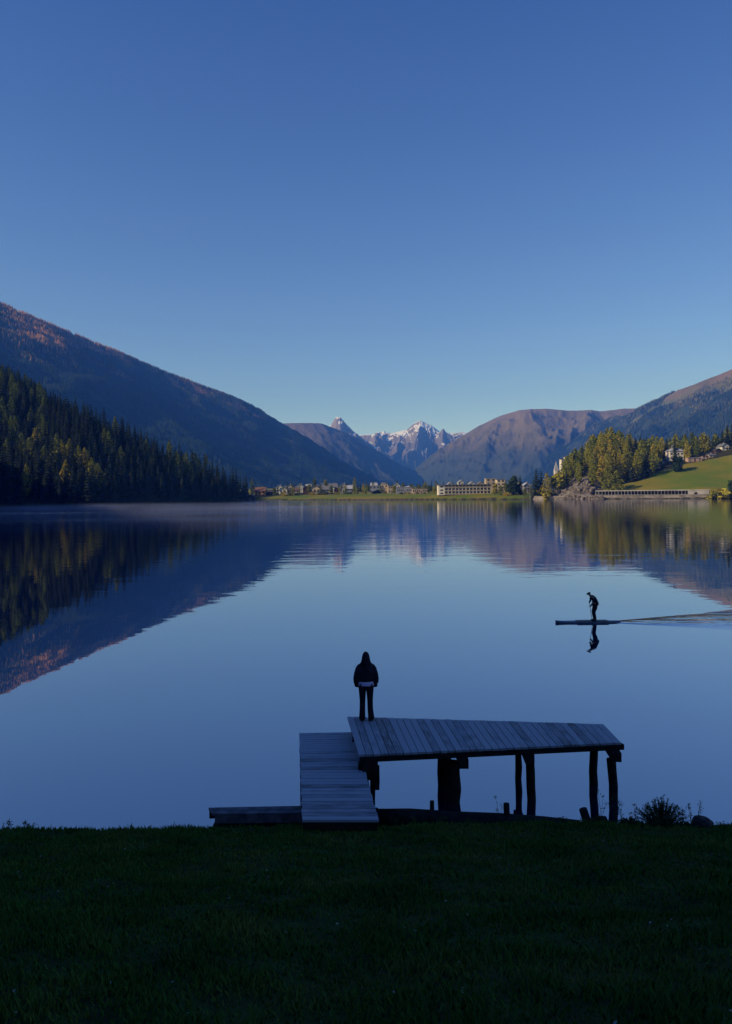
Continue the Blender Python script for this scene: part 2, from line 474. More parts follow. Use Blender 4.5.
def ground_material():
    m = bpy.data.materials.new('ground_grass_and_forest_floor'); m.use_nodes = True
    n = m.node_tree.nodes; l = m.node_tree.links
    p = n['Principled BSDF']; p.inputs['Roughness'].default_value = 0.95; p.inputs['Specular IOR Level'].default_value = 0.1
    g = n.new('ShaderNodeNewGeometry')
    at = n.new('ShaderNodeAttribute'); at.attribute_name = 'cover'      # 0 near turf, 1 far meadow, 2 forest floor, 3 rock
    def noise(s, d=5):
        z = n.new('ShaderNodeTexNoise'); z.inputs['Scale'].default_value = s; z.inputs['Detail'].default_value = d
        l.new(g.outputs['Position'], z.inputs['Vector']); return z
    def ramp(src, c0, c1, a=.35, b=.65):
        r = n.new('ShaderNodeValToRGB'); r.color_ramp.elements[0].color = (*c0, 1); r.color_ramp.elements[1].color = (*c1, 1)
        r.color_ramp.elements[0].position = a; r.color_ramp.elements[1].position = b
        l.new(src, r.inputs[0]); return r
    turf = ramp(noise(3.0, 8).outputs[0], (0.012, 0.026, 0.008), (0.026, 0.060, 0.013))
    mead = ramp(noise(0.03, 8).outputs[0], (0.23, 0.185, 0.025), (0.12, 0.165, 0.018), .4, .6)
    wood = ramp(noise(0.2, 6).outputs[0], (0.03, 0.03, 0.015), (0.06, 0.055, 0.02))
    rock = ramp(noise(0.25, 8).outputs[0], (0.08, 0.07, 0.065), (0.22, 0.19, 0.16), .42, .6)
    def mix(a, b, lo, hi):
        mr = n.new('ShaderNodeMapRange'); mr.inputs[1].default_value = lo; mr.inputs[2].default_value = hi
        l.new(at.outputs['Fac'], mr.inputs[0])
        x = n.new('ShaderNodeMix'); x.data_type = 'RGBA'
        l.new(mr.outputs[0], x.inputs[0]); l.new(a, x.inputs[6]); l.new(b, x.inputs[7]); return x.outputs[2]
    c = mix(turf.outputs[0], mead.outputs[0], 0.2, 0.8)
    c = mix(c, wood.outputs[0], 1.2, 1.8)
    c = mix(c, rock.outputs[0], 2.2, 2.8)
    l.new(c, p.inputs['Base Color'])
    b = n.new('ShaderNodeBump'); b.inputs['Strength'].default_value = 0.7; b.inputs['Distance'].default_value = 0.03
    l.new(noise(14, 6).outputs[0], b.inputs['Height']); l.new(b.outputs[0], p.inputs['Normal'])
    return m

def tree_line(px):          # photo line above which the right hillside is wooded
    return np.interp(px, [545, 600, 615, 640, 665, 690, 712, 732, 800], [499, 489, 486, 480, 470, 463, 459, 455, 450])

GPX, GPY = project(GX, np.maximum(GY, 1), GZ)
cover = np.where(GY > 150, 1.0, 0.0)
gd = lake_dist(GX, GY)
cover = np.where((GPX > 535) & (GY > 450) & (GPY < tree_line(GPX)), 2.0, cover)
cover = np.where((GPX > 544) & (GPX < 606) & (GY > 400) & (GPY > 470), 3.0, cover)
cover = np.where((GPX < 256) & (GY > 400) & (GY < 780), 2.0, cover)
cover = np.where((GX < -45) & (GY <= 400), 2.0, cover)
cover = np.where((gd > -3) & (gd < 3) & (GY > 150) & (GPX > 256), 2.6, cover)
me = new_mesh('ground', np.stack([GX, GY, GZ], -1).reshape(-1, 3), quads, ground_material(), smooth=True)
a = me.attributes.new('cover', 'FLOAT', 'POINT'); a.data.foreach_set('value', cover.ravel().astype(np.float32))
ground = tag(link('ground', me), kind='structure')

# ------------------------------------------------------------------ water
def water_material():
    m = bpy.data.materials.new('lake_water'); m.use_nodes = True
    n = m.node_tree.nodes; l = m.node_tree.links
    n.remove(n['Principled BSDF']); out = n['Material Output']
    gl = n.new('ShaderNodeBsdfGlossy'); gl.inputs['Color'].default_value = (0.92, 0.94, 1.0, 1)
    df = n.new('ShaderNodeBsdfDiffuse'); df.inputs['Color'].default_value = (0.002, 0.010, 0.05, 1)
    lw = n.new('ShaderNodeLayerWeight'); lw.inputs['Blend'].default_value = 0.5
    mx = n.new('ShaderNodeMixShader')
    g = n.new('ShaderNodeNewGeometry'); sep = n.new('ShaderNodeSeparateXYZ'); l.new(g.outputs['Position'], sep.inputs[0])
    def math_(op, a, b=None, c=None):
        z = n.new('ShaderNodeMath'); z.operation = op
        for i, v in enumerate((a, b, c)):
            if v is None: continue
            if isinstance(v, (int, float)): z.inputs[i].default_value = v
            else: l.new(v, z.inputs[i])
        return z.outputs[0]
    def noise(scale, detail=3, stretch=(1, 1, 1), rot=0):
        mp = n.new('ShaderNodeMapping'); mp.inputs['Scale'].default_value = stretch; mp.inputs['Rotation'].default_value = (0, 0, rot)
        l.new(g.outputs['Position'], mp.inputs[0])
        z = n.new('ShaderNodeTexNoise'); z.inputs['Scale'].default_value = scale; z.inputs['Detail'].default_value = detail
        l.new(mp.outputs[0], z.inputs['Vector']); return z.outputs[0]
    def ramp(src, lo, hi):
        z = n.new('ShaderNodeMapRange'); z.inputs[1].default_value = lo; z.inputs[2].default_value = hi
        z.interpolation_type = 'SMOOTHSTEP'
        l.new(src, z.inputs[0]); return z.outputs[0]
    # wind patches, stretched across the view, stronger far out and to the left
    patch = ramp(noise(0.012, 3, (0.5, 1.6, 1), 0.08), 0.34, 0.72)
    farm = ramp(sep.outputs['Y'], 80, 260)
    leftm = math_('SUBTRACT', 1.0, ramp(math_('DIVIDE', sep.outputs['X'], sep.outputs['Y']), -0.25, 0.1))
    wind = math_('MULTIPLY', math_('MULTIPLY', patch, farm), math_('MULTIPLY_ADD', leftm, 0.8, 0.2))
    # swell: long gentle undulation that ragged the reflected outlines
    calm = math_('MULTIPLY', noise(0.30, 3, (0.35, 1.3, 1), 0.1), 1.0)
    mid = noise(1.1, 2, (0.5, 1.3, 1), -0.1)
    swellm = math_('MULTIPLY_ADD', ramp(sep.outputs['Y'], 22, 120), 0.95, 0.05)
    h = math_('ADD', math_('MULTIPLY', calm, math_('MULTIPLY', swellm, 0.028)), math_('MULTIPLY', mid, math_('MULTIPLY', swellm, 0.007)))
    # wake of the board: a V opening to the right of the stern
    BX, BY = WAKE
    dx = math_('SUBTRACT', sep.outputs['X'], BX); dy = math_('SUBTRACT', sep.outputs['Y'], BY)
    lat = math_('ABSOLUTE', math_('ADD', dy, math_('MULTIPLY', dx, 0.015)))
    width = math_('MULTIPLY_ADD', dx, 0.36, 0.30)
    rel = math_('DIVIDE', lat, math_('MAXIMUM', width, 0.2))
    vm = math_('MULTIPLY', math_('SUBTRACT', 1.0, ramp(rel, 0.15, 1.25)), ramp(dx, -0.4, 0.6))
    vm = math_('MULTIPLY', vm, math_('SUBTRACT', 1.0, ramp(dx, 18, 60)))
    wk = noise(0.9, 3, (0.22, 1.5, 1), 0.10)
    arms = math_('SINE', math_('MULTIPLY', math_('SUBTRACT', lat, math_('MULTIPLY', dx, 0.10)), 9.0))
    wh = math_('MULTIPLY', vm, math_('ADD', math_('MULTIPLY', wk, 0.10), math_('MULTIPLY', noise(2.1, 2, (0.3, 1.2, 1), -0.15), 0.035)))
    h = math_('ADD', h, wh)
    h = math_('ADD', h, math_('MULTIPLY', noise(3.0, 2, (0.7, 1.2, 1), 0.3), math_('MULTIPLY', wind, 0.012)))
    b = n.new('ShaderNodeBump'); b.inputs['Strength'].default_value = 1.0; b.inputs['Distance'].default_value = 1.0
    l.new(h, b.inputs['Height'])
    l.new(b.outputs[0], gl.inputs['Normal'])
    rough = math_('MULTIPLY_ADD', wind, 0.16, math_('MULTIPLY_ADD', farm, 0.02, 0.008))
    l.new(rough, gl.inputs['Roughness'])
    l.new(math_('MULTIPLY_ADD', math_('POWER', lw.outputs['Facing'], 5.0), 0.40, 0.53), mx.inputs[0]); l.new(df.outputs[0], mx.inputs[1]); l.new(gl.outputs[0], mx.inputs[2])
    l.new(mx.outputs[0], out.inputs['Surface'])
    return m

FEET = at_z(592.5, 620.5, 0.10)
WAKE = (FEET[0] + 1.1, FEET[1])
wv = [(-420, 8, 0), (700, 8, 0), (700, 900, 0), (-420, 900, 0)]
water = tag(link('water', new_mesh('water', wv, [(0, 1, 2, 3)], water_material())), kind='structure')

# ------------------------------------------------------------------ mountains
FARK = 1.7      # the mountains stand this much farther than first laid out

def mountain_mat(name, ramp_pts, scale=0.004, zlo=0, zhi=1000, amp=0.35, seed=0.0, snow=None):
    scale /= FARK; zhi *= FARK
    m = bpy.data.materials.new(name); m.use_nodes = True
    n = m.node_tree.nodes; l = m.node_tree.links
    p = n['Principled BSDF']; p.inputs['Roughness'].default_value = 0.95; p.inputs['Specular IOR Level'].default_value = 0.05
    g = n.new('ShaderNodeNewGeometry'); sep = n.new('ShaderNodeSeparateXYZ'); l.new(g.outputs['Position'], sep.inputs[0])
    mr = n.new('ShaderNodeMapRange'); mr.inputs[1].default_value = zlo; mr.inputs[2].default_value = zhi; mr.clamp = False
    l.new(sep.outputs[2], mr.inputs[0])
    nz = n.new('ShaderNodeTexNoise'); nz.inputs['Scale'].default_value = scale; nz.inputs['Detail'].default_value = 9; nz.inputs['Roughness'].default_value = 0.62
    l.new(g.outputs['Position'], nz.inputs['Vector'])
    ma = n.new('ShaderNodeMath'); ma.operation = 'MULTIPLY_ADD'; ma.inputs[1].default_value = amp * 2; l.new(nz.outputs[0], ma.inputs[0])
    sb = n.new('ShaderNodeMath'); sb.operation = 'SUBTRACT'; sb.inputs[1].default_value = amp; l.new(mr.outputs[0], sb.inputs[0]); l.new(sb.outputs[0], ma.inputs[2])
    cr = n.new('ShaderNodeValToRGB'); e = cr.color_ramp.elements
    e[0].position = ramp_pts[0][0]; e[0].color = (*ramp_pts[0][1], 1)
    e[1].position = ramp_pts[-1][0]; e[1].color = (*ramp_pts[-1][1], 1)
    for q, c in ramp_pts[1:-1]:
        x = e.new(q); x.color = (*c, 1)
    l.new(ma.outputs[0], cr.inputs[0])
    last = cr.outputs[0]
    if snow:
        # snow lies where the slope is gentle enough and the ground high
        sn = n.new('ShaderNodeSeparateXYZ'); l.new(g.outputs['Normal'], sn.inputs[0])
        n2 = n.new('ShaderNodeTexNoise'); n2.inputs['Scale'].default_value = scale * 0.9; n2.inputs['Detail'].default_value = 7
        l.new(g.outputs['Position'], n2.inputs['Vector'])
        s1 = n.new('ShaderNodeMath'); s1.operation = 'MULTIPLY_ADD'; s1.inputs[1].default_value = 1.4; l.new(sn.outputs[2], s1.inputs[0]); l.new(n2.outputs[0], s1.inputs[2])
        s2 = n.new('ShaderNodeMath'); s2.operation = 'MULTIPLY_ADD'; s2.inputs[1].default_value = 0.55; l.new(mr.outputs[0], s2.inputs[0]); l.new(s1.outputs[0], s2.inputs[2])
        r2 = n.new('ShaderNodeMapRange'); r2.inputs[1].default_value = snow; r2.inputs[2].default_value = snow + 0.06; l.new(s2.outputs[0], r2.inputs[0])
        mx = n.new('ShaderNodeMix'); mx.data_type = 'RGBA'; l.new(r2.outputs[0], mx.inputs[0]); l.new(last, mx.inputs[6]); mx.inputs[7].default_value = (0.8, 0.8, 0.83, 1)
        last = mx.outputs[2]
    l.new(last, p.inputs['Base Color'])
    return m

def mountain(name, ridge, m, seed, front=(0, -1), steep=0.55, nu=260, nv=90, gully=0.16, jag=0.01, back=0.8, gfreq=9, pts=None, prof=1.15, world_ridge=None, rough=0.10):
    P = np.array(world_ridge if world_ridge else [at_y(*r) for r in ridge])
    P = P * FARK; P[:, 2] -= CAM_H * (FARK - 1)
    seg = np.r_[0, np.cumsum(np.linalg.norm(np.diff(P[:, :2], axis=0), axis=1))]
    s = np.linspace(0, seg[-1], nu)
    rx = np.interp(s, seg, P[:, 0]); ry = np.interp(s, seg, P[:, 1]); rz = np.interp(s, seg, P[:, 2])
    L = seg[-1]
    zmax = rz.max()
    rz = rz + (fbm(s / L * 22, s * 0, 5, seed) - 0.5) * zmax * jag * 2.2
    fx, fy = Vector(front).normalized()
    T = np.linspace(-1, back, nv)                     # -1 front foot, 0 ridge, +back
    V = []
    for t in T:
        a = abs(t)
        dist = rz / steep * a * (1.0 if t < 0 else 0.8)
        sg = 1 if t < 0 else -1
        x = rx + fx * dist * sg; y = ry + fy * dist * sg
        z = rz * (1 - a) ** prof
        g = fbm(s / L * gfreq + 0.6 * a + 40, a * 1.6 + s * 0, 5, seed + 20, True) - 0.55
        z = z + g * zmax * gully * (a * (1 - a) * 4) ** 0.7
        z = z + (fbm(x / (140 * FARK), y / (140 * FARK), 6, seed + 40, True) - 0.6) * zmax * rough * min(1, a * 6) * min(1, (1 - a) * 5)
        z = np.where(a > 0.985, -8, z)
        V.append(np.stack([x, y, z], -1))
    V = np.array(V)
    ii = np.arange(nu * nv).reshape(nv, nu)
    q = np.stack([ii[:-1, :-1], ii[:-1, 1:], ii[1:, 1:], ii[1:, :-1]], -1).reshape(-1, 4)
    me = new_mesh(name, V.reshape(-1, 3), q, m, smooth=True)
    tag(link(name, me), kind='structure')
    return V

def forest_on(V, n, hmin, hmax, m, seed, accept, name='mountain_forest', tmax=0.55):
    """conifers on the front of a mountain sheet as one mass of small cones"""
    r = np.random.default_rng(seed)
    nv, nu, _ = V.shape
    fi = r.random(n) * (nv - 2) * tmax; fj = r.random(n) * (nu - 2)
    i = fi.astype(int); j = fj.astype(int); a = (fi - i)[:, None]; b = (fj - j)[:, None]
    P = V[i, j] * (1 - a) * (1 - b) + V[i + 1, j] * a * (1 - b) + V[i, j + 1] * (1 - a) * b + V[i + 1, j + 1] * a * b
    ppx = project(P[:, 0], np.maximum(P[:, 1], 10), P[:, 2])[0]
    k = accept(P, r) & (P[:, 2] > 1) & (ppx > -40) & (ppx < 772)
    P = P[k]; n = len(P)
    h = hmin + (hmax - hmin) * r.random(n) ** 1.3
    w = h * (0.13 + 0.09 * r.random(n))
    rot = r.random(n) * 6.28
    K = 5
    vs = np.zeros((n, K + 1, 3))
    for q in range(K):
        t = rot + q * 2 * math.pi / K
        rr = w * (0.7 + 0.6 * r.random(n))
        vs[:, q, 0] = P[:, 0] + np.cos(t) * rr; vs[:, q, 1] = P[:, 1] + np.sin(t) * rr; vs[:, q, 2] = P[:, 2] + h * (0.02 + 0.16 * r.random(n))
    vs[:, K, 0] = P[:, 0]; vs[:, K, 1] = P[:, 1]; vs[:, K, 2] = P[:, 2] + h
    base = (np.arange(n) * (K + 1))[:, None]
    fs = np.concatenate([np.concatenate([base + q, base + (q + 1) % K, base + K], 1) for q in range(K)])
    me = new_mesh(name, vs.reshape(-1, 3), fs, m)
    tone = np.repeat(r.random(n), K + 1).astype(np.float32)
    at = me.attributes.new('tone', 'FLOAT', 'POINT'); at.data.foreach_set('value', tone)
    return link(name, me)

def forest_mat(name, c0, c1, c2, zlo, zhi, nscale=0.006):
    """tone by tree; c2 grows with height: larch gold right, painted crest sun left"""
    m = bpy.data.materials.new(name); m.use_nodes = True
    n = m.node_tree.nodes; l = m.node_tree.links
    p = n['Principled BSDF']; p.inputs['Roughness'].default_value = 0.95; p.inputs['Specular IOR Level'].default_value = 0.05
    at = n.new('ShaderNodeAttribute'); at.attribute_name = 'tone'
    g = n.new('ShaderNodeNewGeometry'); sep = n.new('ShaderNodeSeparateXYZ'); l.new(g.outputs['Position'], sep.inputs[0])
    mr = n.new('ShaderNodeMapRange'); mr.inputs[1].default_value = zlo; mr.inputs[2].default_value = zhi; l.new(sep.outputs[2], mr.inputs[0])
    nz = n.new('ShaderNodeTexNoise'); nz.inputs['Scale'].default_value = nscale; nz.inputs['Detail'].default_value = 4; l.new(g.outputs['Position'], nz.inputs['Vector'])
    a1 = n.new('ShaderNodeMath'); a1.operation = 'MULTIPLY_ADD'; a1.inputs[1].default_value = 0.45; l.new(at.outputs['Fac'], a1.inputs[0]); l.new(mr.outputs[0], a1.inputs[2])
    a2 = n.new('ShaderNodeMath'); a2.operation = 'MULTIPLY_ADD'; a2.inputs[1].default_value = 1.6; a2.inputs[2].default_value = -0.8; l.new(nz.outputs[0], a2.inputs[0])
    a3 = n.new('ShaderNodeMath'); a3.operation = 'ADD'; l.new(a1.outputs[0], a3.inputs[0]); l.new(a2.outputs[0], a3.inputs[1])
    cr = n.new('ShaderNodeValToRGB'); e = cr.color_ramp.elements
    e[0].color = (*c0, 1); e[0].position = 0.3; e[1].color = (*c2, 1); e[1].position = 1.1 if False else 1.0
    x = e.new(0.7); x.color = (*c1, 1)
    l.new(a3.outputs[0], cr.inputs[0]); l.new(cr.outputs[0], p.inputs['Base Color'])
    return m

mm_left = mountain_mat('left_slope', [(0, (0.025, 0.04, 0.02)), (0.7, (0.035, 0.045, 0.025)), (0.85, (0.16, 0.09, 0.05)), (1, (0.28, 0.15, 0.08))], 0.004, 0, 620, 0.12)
mm_brown = mountain_mat('brown_alp', [(0, (0.03, 0.045, 0.03)), (0.35, (0.05, 0.055, 0.035)), (0.48, (0.07, 0.065, 0.03)), (0.66, (0.13, 0.105, 0.045)), (1, (0.20, 0.145, 0.075))], 0.006, 0, 430, 0.42)
mm_right = mountain_mat('right_alp', [(0, (0.03, 0.045, 0.03)), (0.55, (0.04, 0.055, 0.03)), (0.66, (0.11, 0.11, 0.035)), (0.80, (0.17, 0.12, 0.045)), (1, (0.23, 0.145, 0.06))], 0.008, 0, 480, 0.30)
mm_blue = mountain_mat('far_wooded_ridge', [(0, (0.03, 0.04, 0.03)), (0.6, (0.06, 0.06, 0.05)), (1, (0.16, 0.13, 0.11))], 0.006, 0, 350, 0.25)
mm_snow = mountain_mat('snowy_rock', [(0, (0.05, 0.05, 0.045)), (0.5, (0.13, 0.11, 0.10)), (1, (0.26, 0.22, 0.19))], 0.006, 0, 520, 0.35, snow=1.98)

VL = mountain('mountain', [(-200, 250, 1750), (-120, 270, 1820), (-60, 285, 1920), (0, 304, 2050), (40, 321, 2150), (100, 346, 2300), (160, 371, 2450), (200, 386, 2550), (240, 402, 2650),
              (280, 426, 2780), (320, 449, 2900), (350, 468, 3000), (372, 480, 3080), (392, 490, 3150)], mm_left, 1, (0.75, -0.66), 0.52, 420, 110, 0.05, 0.003, gfreq=14)
VR = mountain('mountain', [(470, 497, 3900), (500, 480, 3800), (540, 461, 3650), (580, 438, 3450), (610, 421, 3300), (640, 408, 3150), (665, 397, 3050), (700, 382, 2900),
              (732, 369, 2800), (790, 340, 2650), (900, 300, 2450), (1100, 260, 2200)], mm_right, 5, (-0.75, -0.66), 0.46, 560, 160, 0.13, 0.004, gfreq=14, rough=0.13)
VB = mountain('mountain', [(385, 494, 4144), (405, 479, 4070), (430, 456, 4033), (455, 440, 3996), (480, 425, 3959), (500, 416, 3922), (520, 410, 3885), (545, 408.5, 3848), (580, 410, 3848),
              (600, 411, 3848), (625, 408, 3848), (660, 408, 3848), (720, 415, 3848), (800, 450, 3848)], mm_brown, 9, (-0.15, -1), 0.42, 620, 200, 0.38, 0.006, gfreq=9, rough=0.15)
V2 = mountain('mountain', [(180, 440, 3640), (250, 425, 3640), (300, 422.5, 3640), (320, 423, 3710), (340, 430, 3815), (360, 439, 3920), (385, 456, 4060), (410, 471, 4200), (440, 485, 4340), (470, 495, 4410)],
              mm_blue, 13, (0.5, -0.85), 0.5, 400, 140, 0.2, 0.006, rough=0.12)
VT = mountain('mountain', [(270, 436, 4864), (310, 428, 4864), (325, 427, 4864), (331, 425, 4864), (336, 417, 4864), (340, 416.5, 4864), (344, 421.5, 4864), (353, 431, 4864), (365, 440, 4864), (400, 462, 4864)],
              mm_snow, 17, (0, -1), 0.9, 400, 120, 0.3, 0.004, rough=0.25)
VS = mountain('mountain', [(300, 445, 5544), (345, 436, 5478), (364, 434.5, 5412), (376, 434, 5412), (384, 431.5, 5412), (391, 433, 5412), (400, 430, 5412), (407, 429, 5412), (414, 423, 5412), (420, 420, 5412),
              (425, 422.5, 5412), (431, 425, 5412), (440, 431, 5412), (450, 433.5, 5412), (462, 432, 5412), (480, 436, 5412), (520, 445, 5478)], mm_snow, 21, (-0.1, -1), 0.60, 620, 200, 0.42, 0.012, gfreq=10, rough=0.30)
# unseen valley flank on the left, crest shaped to shade the left mountain
mountain('mountain', None, mm_left, 31, (1, 0), 1.1, 120, 50, 0.1, 0.02, world_ridge=[(-1600, -200, 200), (-1550, 500, 380), (-1500, 1100, 500), (-1450, 1600, 690), (-1400, 1800, 690), (-1400, 2080, 710), (-1400, 2330, 765), (-1400, 2550, 800), (-1620, 2850, 800), (-1850, 3200, 600)])

fm_left = forest_mat('mountain_conifers', (0.018, 0.034, 0.017), (0.035, 0.05, 0.02), (0.46, 0.22, 0.06), 300, 1000, 0.004)  # orange at the top is painted in for sun grazing the crest
fm_right = forest_mat('alpine_conifers', (0.018, 0.034, 0.018), (0.045, 0.06, 0.022), (0.20, 0.17, 0.05), 100, 1050, 0.006)

def near_ridge(V):
    pass
def acc_left(P, r):
    return fbm(P[:, 0] / 90, P[:, 1] / 90, 3, 77) > 0.33
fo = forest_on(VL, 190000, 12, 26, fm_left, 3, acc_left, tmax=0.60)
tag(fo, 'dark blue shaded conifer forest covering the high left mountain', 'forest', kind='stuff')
def acc_right(P, r):
    lim = 500 + 250 * (fbm(P[:, 0] / 400, P[:, 1] / 400, 3, 55) - 0.5) * 2
    return (P[:, 2] < lim) & (fbm(P[:, 0] / 70, P[:, 1] / 70, 3, 78) > 0.36)
fo = forest_on(VR, 170000, 11, 24, fm_right, 4, acc_right, tmax=0.60)
tag(fo, 'green and rust conifer forest on the lower right mountain', 'forest', kind='stuff')

# ------------------------------------------------------------------ trees
def conifer_mesh(seed, h=22.0, w=3.2, airy=0.0, tiers=13, full=False):
    r = random.Random(seed); v = []; f = []
    for i in range(tiers):
        t = i / (tiers - 1)
        z = h * (0.10 + 0.86 * t)
        rad = w * (1 - t) ** 0.8 * (0.9 + 0.25 * r.random()) + 0.25
        if full: rad = w * (1 - t ** 2.2) ** 0.9 * (0.55 + 0.9 * min(1, t * 3)) * (0.75 + 0.4 * r.random()) * 0.8 + 0.4
        nb = max(5, int(11 * (1 - t) + 4))
        off = r.random() * 6.28
        for k in range(nb):
            if r.random() < airy: continue
            a = off + 6.283 * k / nb + r.uniform(-.2, .2)
            L = rad * r.uniform(0.55, 1.15)
            dz = -L * r.uniform(0.25, 0.55)
            wd = 0.30 * L + 0.35
            ca_, sa_ = math.cos(a), math.sin(a)
            p0 = (0.05 * ca_, 0.05 * sa_, z + 0.35)
            m1 = (0.55 * L * ca_ - wd * sa_, 0.55 * L * sa_ + wd * ca_, z + dz * 0.45 - 0.25)
            m2 = (0.55 * L * ca_ + wd * sa_, 0.55 * L * sa_ - wd * ca_, z + dz * 0.45 - 0.25)
            tip = (L * ca_, L * sa_, z + dz)
            n = len(v); v += [p0, m1, tip, m2]; f += [(n, n + 1, n + 2), (n, n + 2, n + 3)]
            # hanging twigs give the branch a ragged underside
            q = r.uniform(0.35, 0.8)
            b = (q * L * ca_, q * L * sa_, z + dz * q)
            n = len(v); v += [(b[0] - 0.4 * sa_, b[1] + 0.4 * ca_, b[2]), (b[0] + 0.4 * sa_, b[1] - 0.4 * ca_, b[2]), (b[0] + 0.2 * ca_, b[1] + 0.2 * sa_, b[2] - r.uniform(.6, 1.3))]
            f += [(n, n + 1, n + 2)]
    n = len(v); v += [(0.22, 0, h * 0.93), (-0.11, 0.2, h * 0.93), (-0.11, -0.2, h * 0.93), (0, 0, h)]
    f += [(n, n + 1, n + 3), (n + 1, n + 2, n + 3), (n + 2, n, n + 3)]
    return v, f

def broad_mesh(seed, h=12.0, w=4.5, n=520, low=0.18, leaf=0.6):
    r = random.Random(seed); v = []; f = []
    lobes = []
    for i in range(9):
        a = r.uniform(0, 6.28); t = r.random()
        lobes.append((math.cos(a) * w * 0.5 * r.random() * (1 - 0.5 * t), math.sin(a) * w * 0.5 * r.random() * (1 - .5 * t), h * (low + 0.12 + 0.62 * t), w * r.uniform(0.28, 0.5), h * r.uniform(0.10, 0.17)))
    for i in range(n):
        lx, ly, lz, lr, lh = r.choice(lobes)
        a = r.uniform(0, 6.28); u = r.uniform(-1, 1); q = r.random() ** 0.35
        s_ = math.sqrt(1 - u * u)
        c = Vector((lx + lr * q * s_ * math.cos(a), ly + lr * q * s_ * math.sin(a), lz + lh * q * u * 1.5))
        d = Vector((r.gauss(0, 1), r.gauss(0, 1), r.gauss(0, 1))).normalized(); e = d.orthogonal().normalized(); g = d.cross(e)
        s2 = leaf * r.uniform(0.6, 1.3)
        k = len(v); v += [tuple(c + e * s2), tuple(c + g * s2 * 0.8), tuple(c - e * s2), tuple(c - g * s2 * 0.8)]; f += [(k, k + 1, k + 2, k + 3)]
    return v, f

def trunk_mb(h, r0, limbs=0, seed=0):
    rr = random.Random(seed); b = MB()
    b.tube([(0, 0, -1.0), (0.05, 0, h * 0.4), (0, 0.05, h)], [r0, r0 * 0.65, r0 * 0.12], 6)
    for i in range(limbs):
        a = rr.uniform(0, 6.28); z = h * rr.uniform(0.3, 0.6); L = h * 0.25
        b.tube([(0, 0, z), (math.cos(a) * L * 0.6, math.sin(a) * L * 0.6, z + L * 0.5), (math.cos(a) * L, math.sin(a) * L, z + L)], [r0 * 0.45, r0 * 0.3, r0 * 0.1], 5)
    return b

def column_mesh(seed, h=21.0, w=3.6, n=760, leaf=0.6):
    r = random.Random(seed); v = []; f = []
    lump = [(r.uniform(0, 6.28), r.uniform(0.1, 0.9), r.uniform(0.15, 0.5)) for _ in range(9)]
    for i in range(n):
        t = r.random() ** 0.85; a = r.uniform(0, 6.28)
        R_ = w * (math.sin(math.pi * min(1, 0.18 + 0.80 * t)) ** 0.8) * (0.62 if t < 0.08 else 1)
        for (la, lt, lr) in lump:
            R_ *= 1 + lr * math.exp(-((math.cos(a - la) - 1) ** 2) * 3 - ((t - lt) / 0.09) ** 2) - 0.05
        q = r.random() ** 0.45
        c = Vector((math.cos(a) * R_ * q, math.sin(a) * R_ * q, h * (0.08 + 0.92 * t)))
        d = Vector((r.gauss(0, 1), r.gauss(0, 1), r.gauss(0, .7))).normalized(); e = d.orthogonal().normalized(); g = d.cross(e)
        s2 = leaf * r.uniform(0.5, 1.25) * (1.1 - 0.5 * t)
        k = len(v); v += [tuple(c + e * s2), tuple(c + g * s2 * .7), tuple(c - e * s2), tuple(c - g * s2 * .7)]; f += [(k, k + 1, k + 2, k + 3)]
    return v, f

PROTO = {}       # kind -> list of (crown mesh, trunk mesh)
def proto(kind, crown_vf, m, trunk):
    cm = new_mesh('crown', crown_vf[0], crown_vf[1], m)
    tm = new_mesh('trunk', trunk.v, trunk.f, M['bark'])
    PROTO.setdefault(kind, []).append((cm, tm))
for s in range(5):
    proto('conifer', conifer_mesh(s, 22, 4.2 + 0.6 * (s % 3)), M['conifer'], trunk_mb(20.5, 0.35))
for s in range(4):
    proto('larch', column_mesh(20 + s, 21, 3.9), M['larch'], trunk_mb(19.5, 0.32))
    proto('larch_green', column_mesh(30 + s, 21, 4.1), M['larch_green'], trunk_mb(19.5, 0.32))
    proto('broad', broad_mesh(s), M['broadleaf'], trunk_mb(9, 0.22, 4, s))
    proto('yellow', broad_mesh(40 + s, 10, 4.2), M['yellow'], trunk_mb(7.5, 0.2, 4, s))
    proto('larch_gold', column_mesh(60 + s, 19, 3.2), M['yellow'], trunk_mb(17.5, 0.3))
proto('dark', broad_mesh(50, 15, 7.5, 1100, 0.02, 0.75), M['darkleaf'], trunk_mb(12, 0.4, 5, 3))
proto('pale', broad_mesh(55, 9, 2.6, 420, 0.05, 0.4), M['paleleaf'], trunk_mb(7.5, 0.15, 3, 3))
proto('bush', broad_mesh(56, 3.5, 3.6, 380, -0.05, 0.4), M['broadleaf'], trunk_mb(2.5, 0.1, 4, 3))
proto('goldbush', broad_mesh(57, 3.6, 3.6, 420, -0.05, 0.4), M['yellow'], trunk_mb(2.5, 0.1, 4, 3))
proto('darkbush', broad_mesh(58, 3.6, 3.4, 420, -0.05, 0.4), M['darkleaf'], trunk_mb(2.5, 0.1, 4, 3))
CROWN_H = dict(conifer=22, larch=21, larch_green=21, broad=12, yellow=10, larch_gold=19, dark=15, pale=9, bush=3.5, goldbush=3.6, darkbush=3.6)

def tree(kind, x, y, h, label, name, cat='tree', group=None, wide=1.0, z=None):
    pr = random.choice(PROTO[kind])
    s = h / CROWN_H[kind]
    t = empty(name, (x, y, (gz(x, y) if z is None else z) - 0.1), random.uniform(0, 6.28), (s * wide, s * wide, s))
    tag(t, label, cat, group)
    link('crown', pr[0], t); link('trunk', pr[1], t)
    return t

